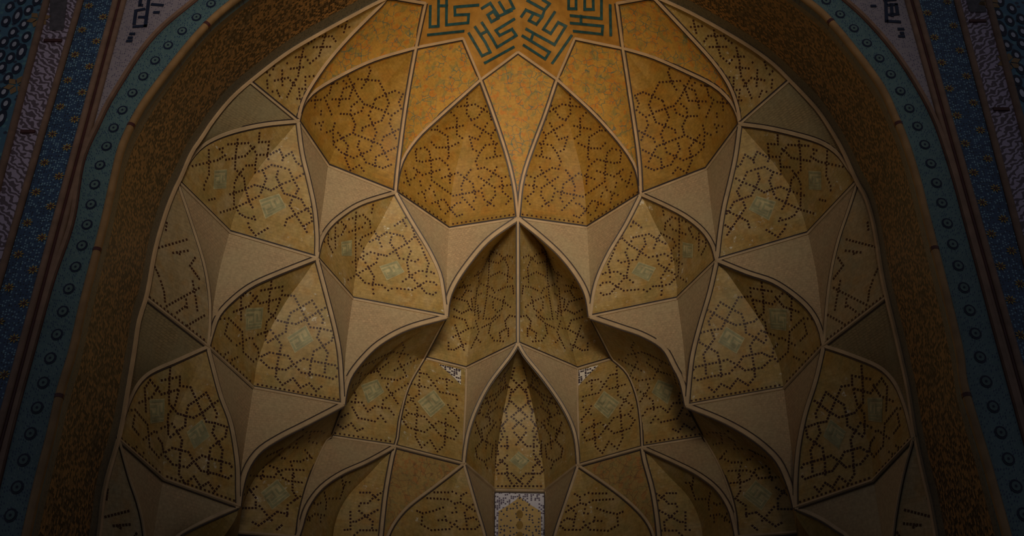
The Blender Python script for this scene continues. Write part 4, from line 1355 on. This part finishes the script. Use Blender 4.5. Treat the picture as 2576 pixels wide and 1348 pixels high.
    mb.loft([V(blue, z, .09) for z in zs], [V(purp, z, -.02) for z in zs], M['script'], 6, 0, .14, AW)
    mb.build('tile_field', sb)
    for yy in (103, 332) if s == 'L' else (54, 276):
        zc = atY(*( (144, yy) if s == 'L' else (2450, yy)), Y_FRONT).z
        mb = MB()
        xa, xb = sorted((blue(zc) + sg * .14, purp(zc) - sg * .08))
        mb.box((xa, Y_FRONT - .02, zc - .025), (xb, Y_FRONT + .02, zc + .025), M['red_line'])
        mb.build('cartouche_bar', sb, smooth=False)
    mb = MB()
    qd = [(126, -40), (174, -40), (160, 76), (124, 76)] if s == 'L' else [(2418, -40), (2466, -40), (2482, 30), (2440, 30)]
    mb.poly([atY(x, y, Y_FRONT - .008) for x, y in qd], M['cartouche'])
    mb.build('cartouche_field', sb, smooth=False)
    g = thing('bead_moulding', f'brown bead outside the lilac script band on the {w}', 'moulding', V(purp, 0), 'single beads')
    mb = MB()
    mb.tube([V(purp, z, .03) for z in zs], .05, M['bead'])
    mb.build('bead_length', g)
    ob_ = thing('rosette_panel', f'navy panel of pale eyed oval rosettes at the extreme {w}', 'tile panel', V(purp, 0, .4), 'rosette panels')
    mb = MB()
    mb.loft([V(purp, z, .07) for z in zs], [Vector((sg * 8.2, Y_FRONT, z)) for z in zs], M['lattice'], 6, 0, .14, AW)
    mb.build('tile_ground', ob_)
    ov = [(98, 70), (220, 0), (370, 5), (285, 105), (-175, 160), (60, 215), (240, 245), (130, 325), (265, 370), (40, 420), (145, 445), (5, 555), (-215, 520), (105, 580), (20, 675), (168, 685), (80, 780), (40, 920), (60, 1035), (-15, 1180)]
    if s == 'L':
        pts = [(abs(x) / 3.964, y / 3.964, x < 0) for x, y in ov]
        fl = [(98, 48), (42, 215)]
    else:
        ovr = [(1870, 10), (1960, 65), (1860, 100), (2030, 140), (1945, 155), (-1885, 210), (1970, 260), (2040, 235), (1925, 335), (2035, 325), (1995, 410), (2025, 510), (2000, 595), (-2035, 690)]
        pts = [(1876 + abs(x) / 2.93, y / 2.93, x < 0) for x, y in ovr]
        fl = [(2538, 157), (2488, 6)]
    for x, y, big in pts:
        ctr = atY(x, y, Y_FRONT)
        fb = MB()
        k = 1.45 if big else 1.0
        for r, m_, dy in ((.085, 'navy', .006), (.038, 'pale', .010)):
            fb.poly([ctr + Vector((.75 * r * math.cos(a * math.pi / 8), -dy, k * 1.25 * r * math.sin(a * math.pi / 8))) for a in range(16)], M[m_])
        fb.build('oval_rosette', ob_, smooth=False)
    for x, y in fl:
        ctr = atY(x, y, Y_FRONT) + Vector((0, -.008, 0))
        fb = MB()
        for k in range(6):
            a0 = k * math.pi / 3 + .3
            d0 = Vector((math.cos(a0), 0, math.sin(a0)))
            d1 = Vector((-d0.z, 0, d0.x))
            fb.poly([ctr + d0 * .02, ctr + d0 * .10 + d1 * .05, ctr + d0 * .17, ctr + d0 * .10 - d1 * .05], M['cord'])
        fb.build('yellow_blossom', ob_, smooth=False)

# ------------------------------------------------------------------ building shell and courtyard
mb = MB()
mb.box((-8.2, 20.6, 0), (8.2, 20.9, 22), M['wall'])
structure(mb.build('wall_rear', smooth=False), 'plain brick wall behind the vault', 'wall')
for s, x0_, x1_ in (('left', -8.2, -7.9), ('right', 7.9, 8.2)):
    mb = MB()
    mb.box((x0_, 11.6, 0), (x1_, 20.6, 22), M['wall'])
    structure(mb.build('wall_' + s, smooth=False), f'plain brick {s} wall of the portal block', 'wall')
mb = MB()
mb.box((-8.2, 11.6, 22), (8.2, 20.9, 22.3), M['wall'])
structure(mb.build('ceiling', smooth=False), 'flat roof over the vault', 'ceiling')
mb = MB()
mb.box((-30, -30, -.3), (30, 20.9, 0), M['paving'])
structure(mb.build('floor', smooth=False), 'stone paving of the courtyard and portal', 'floor')
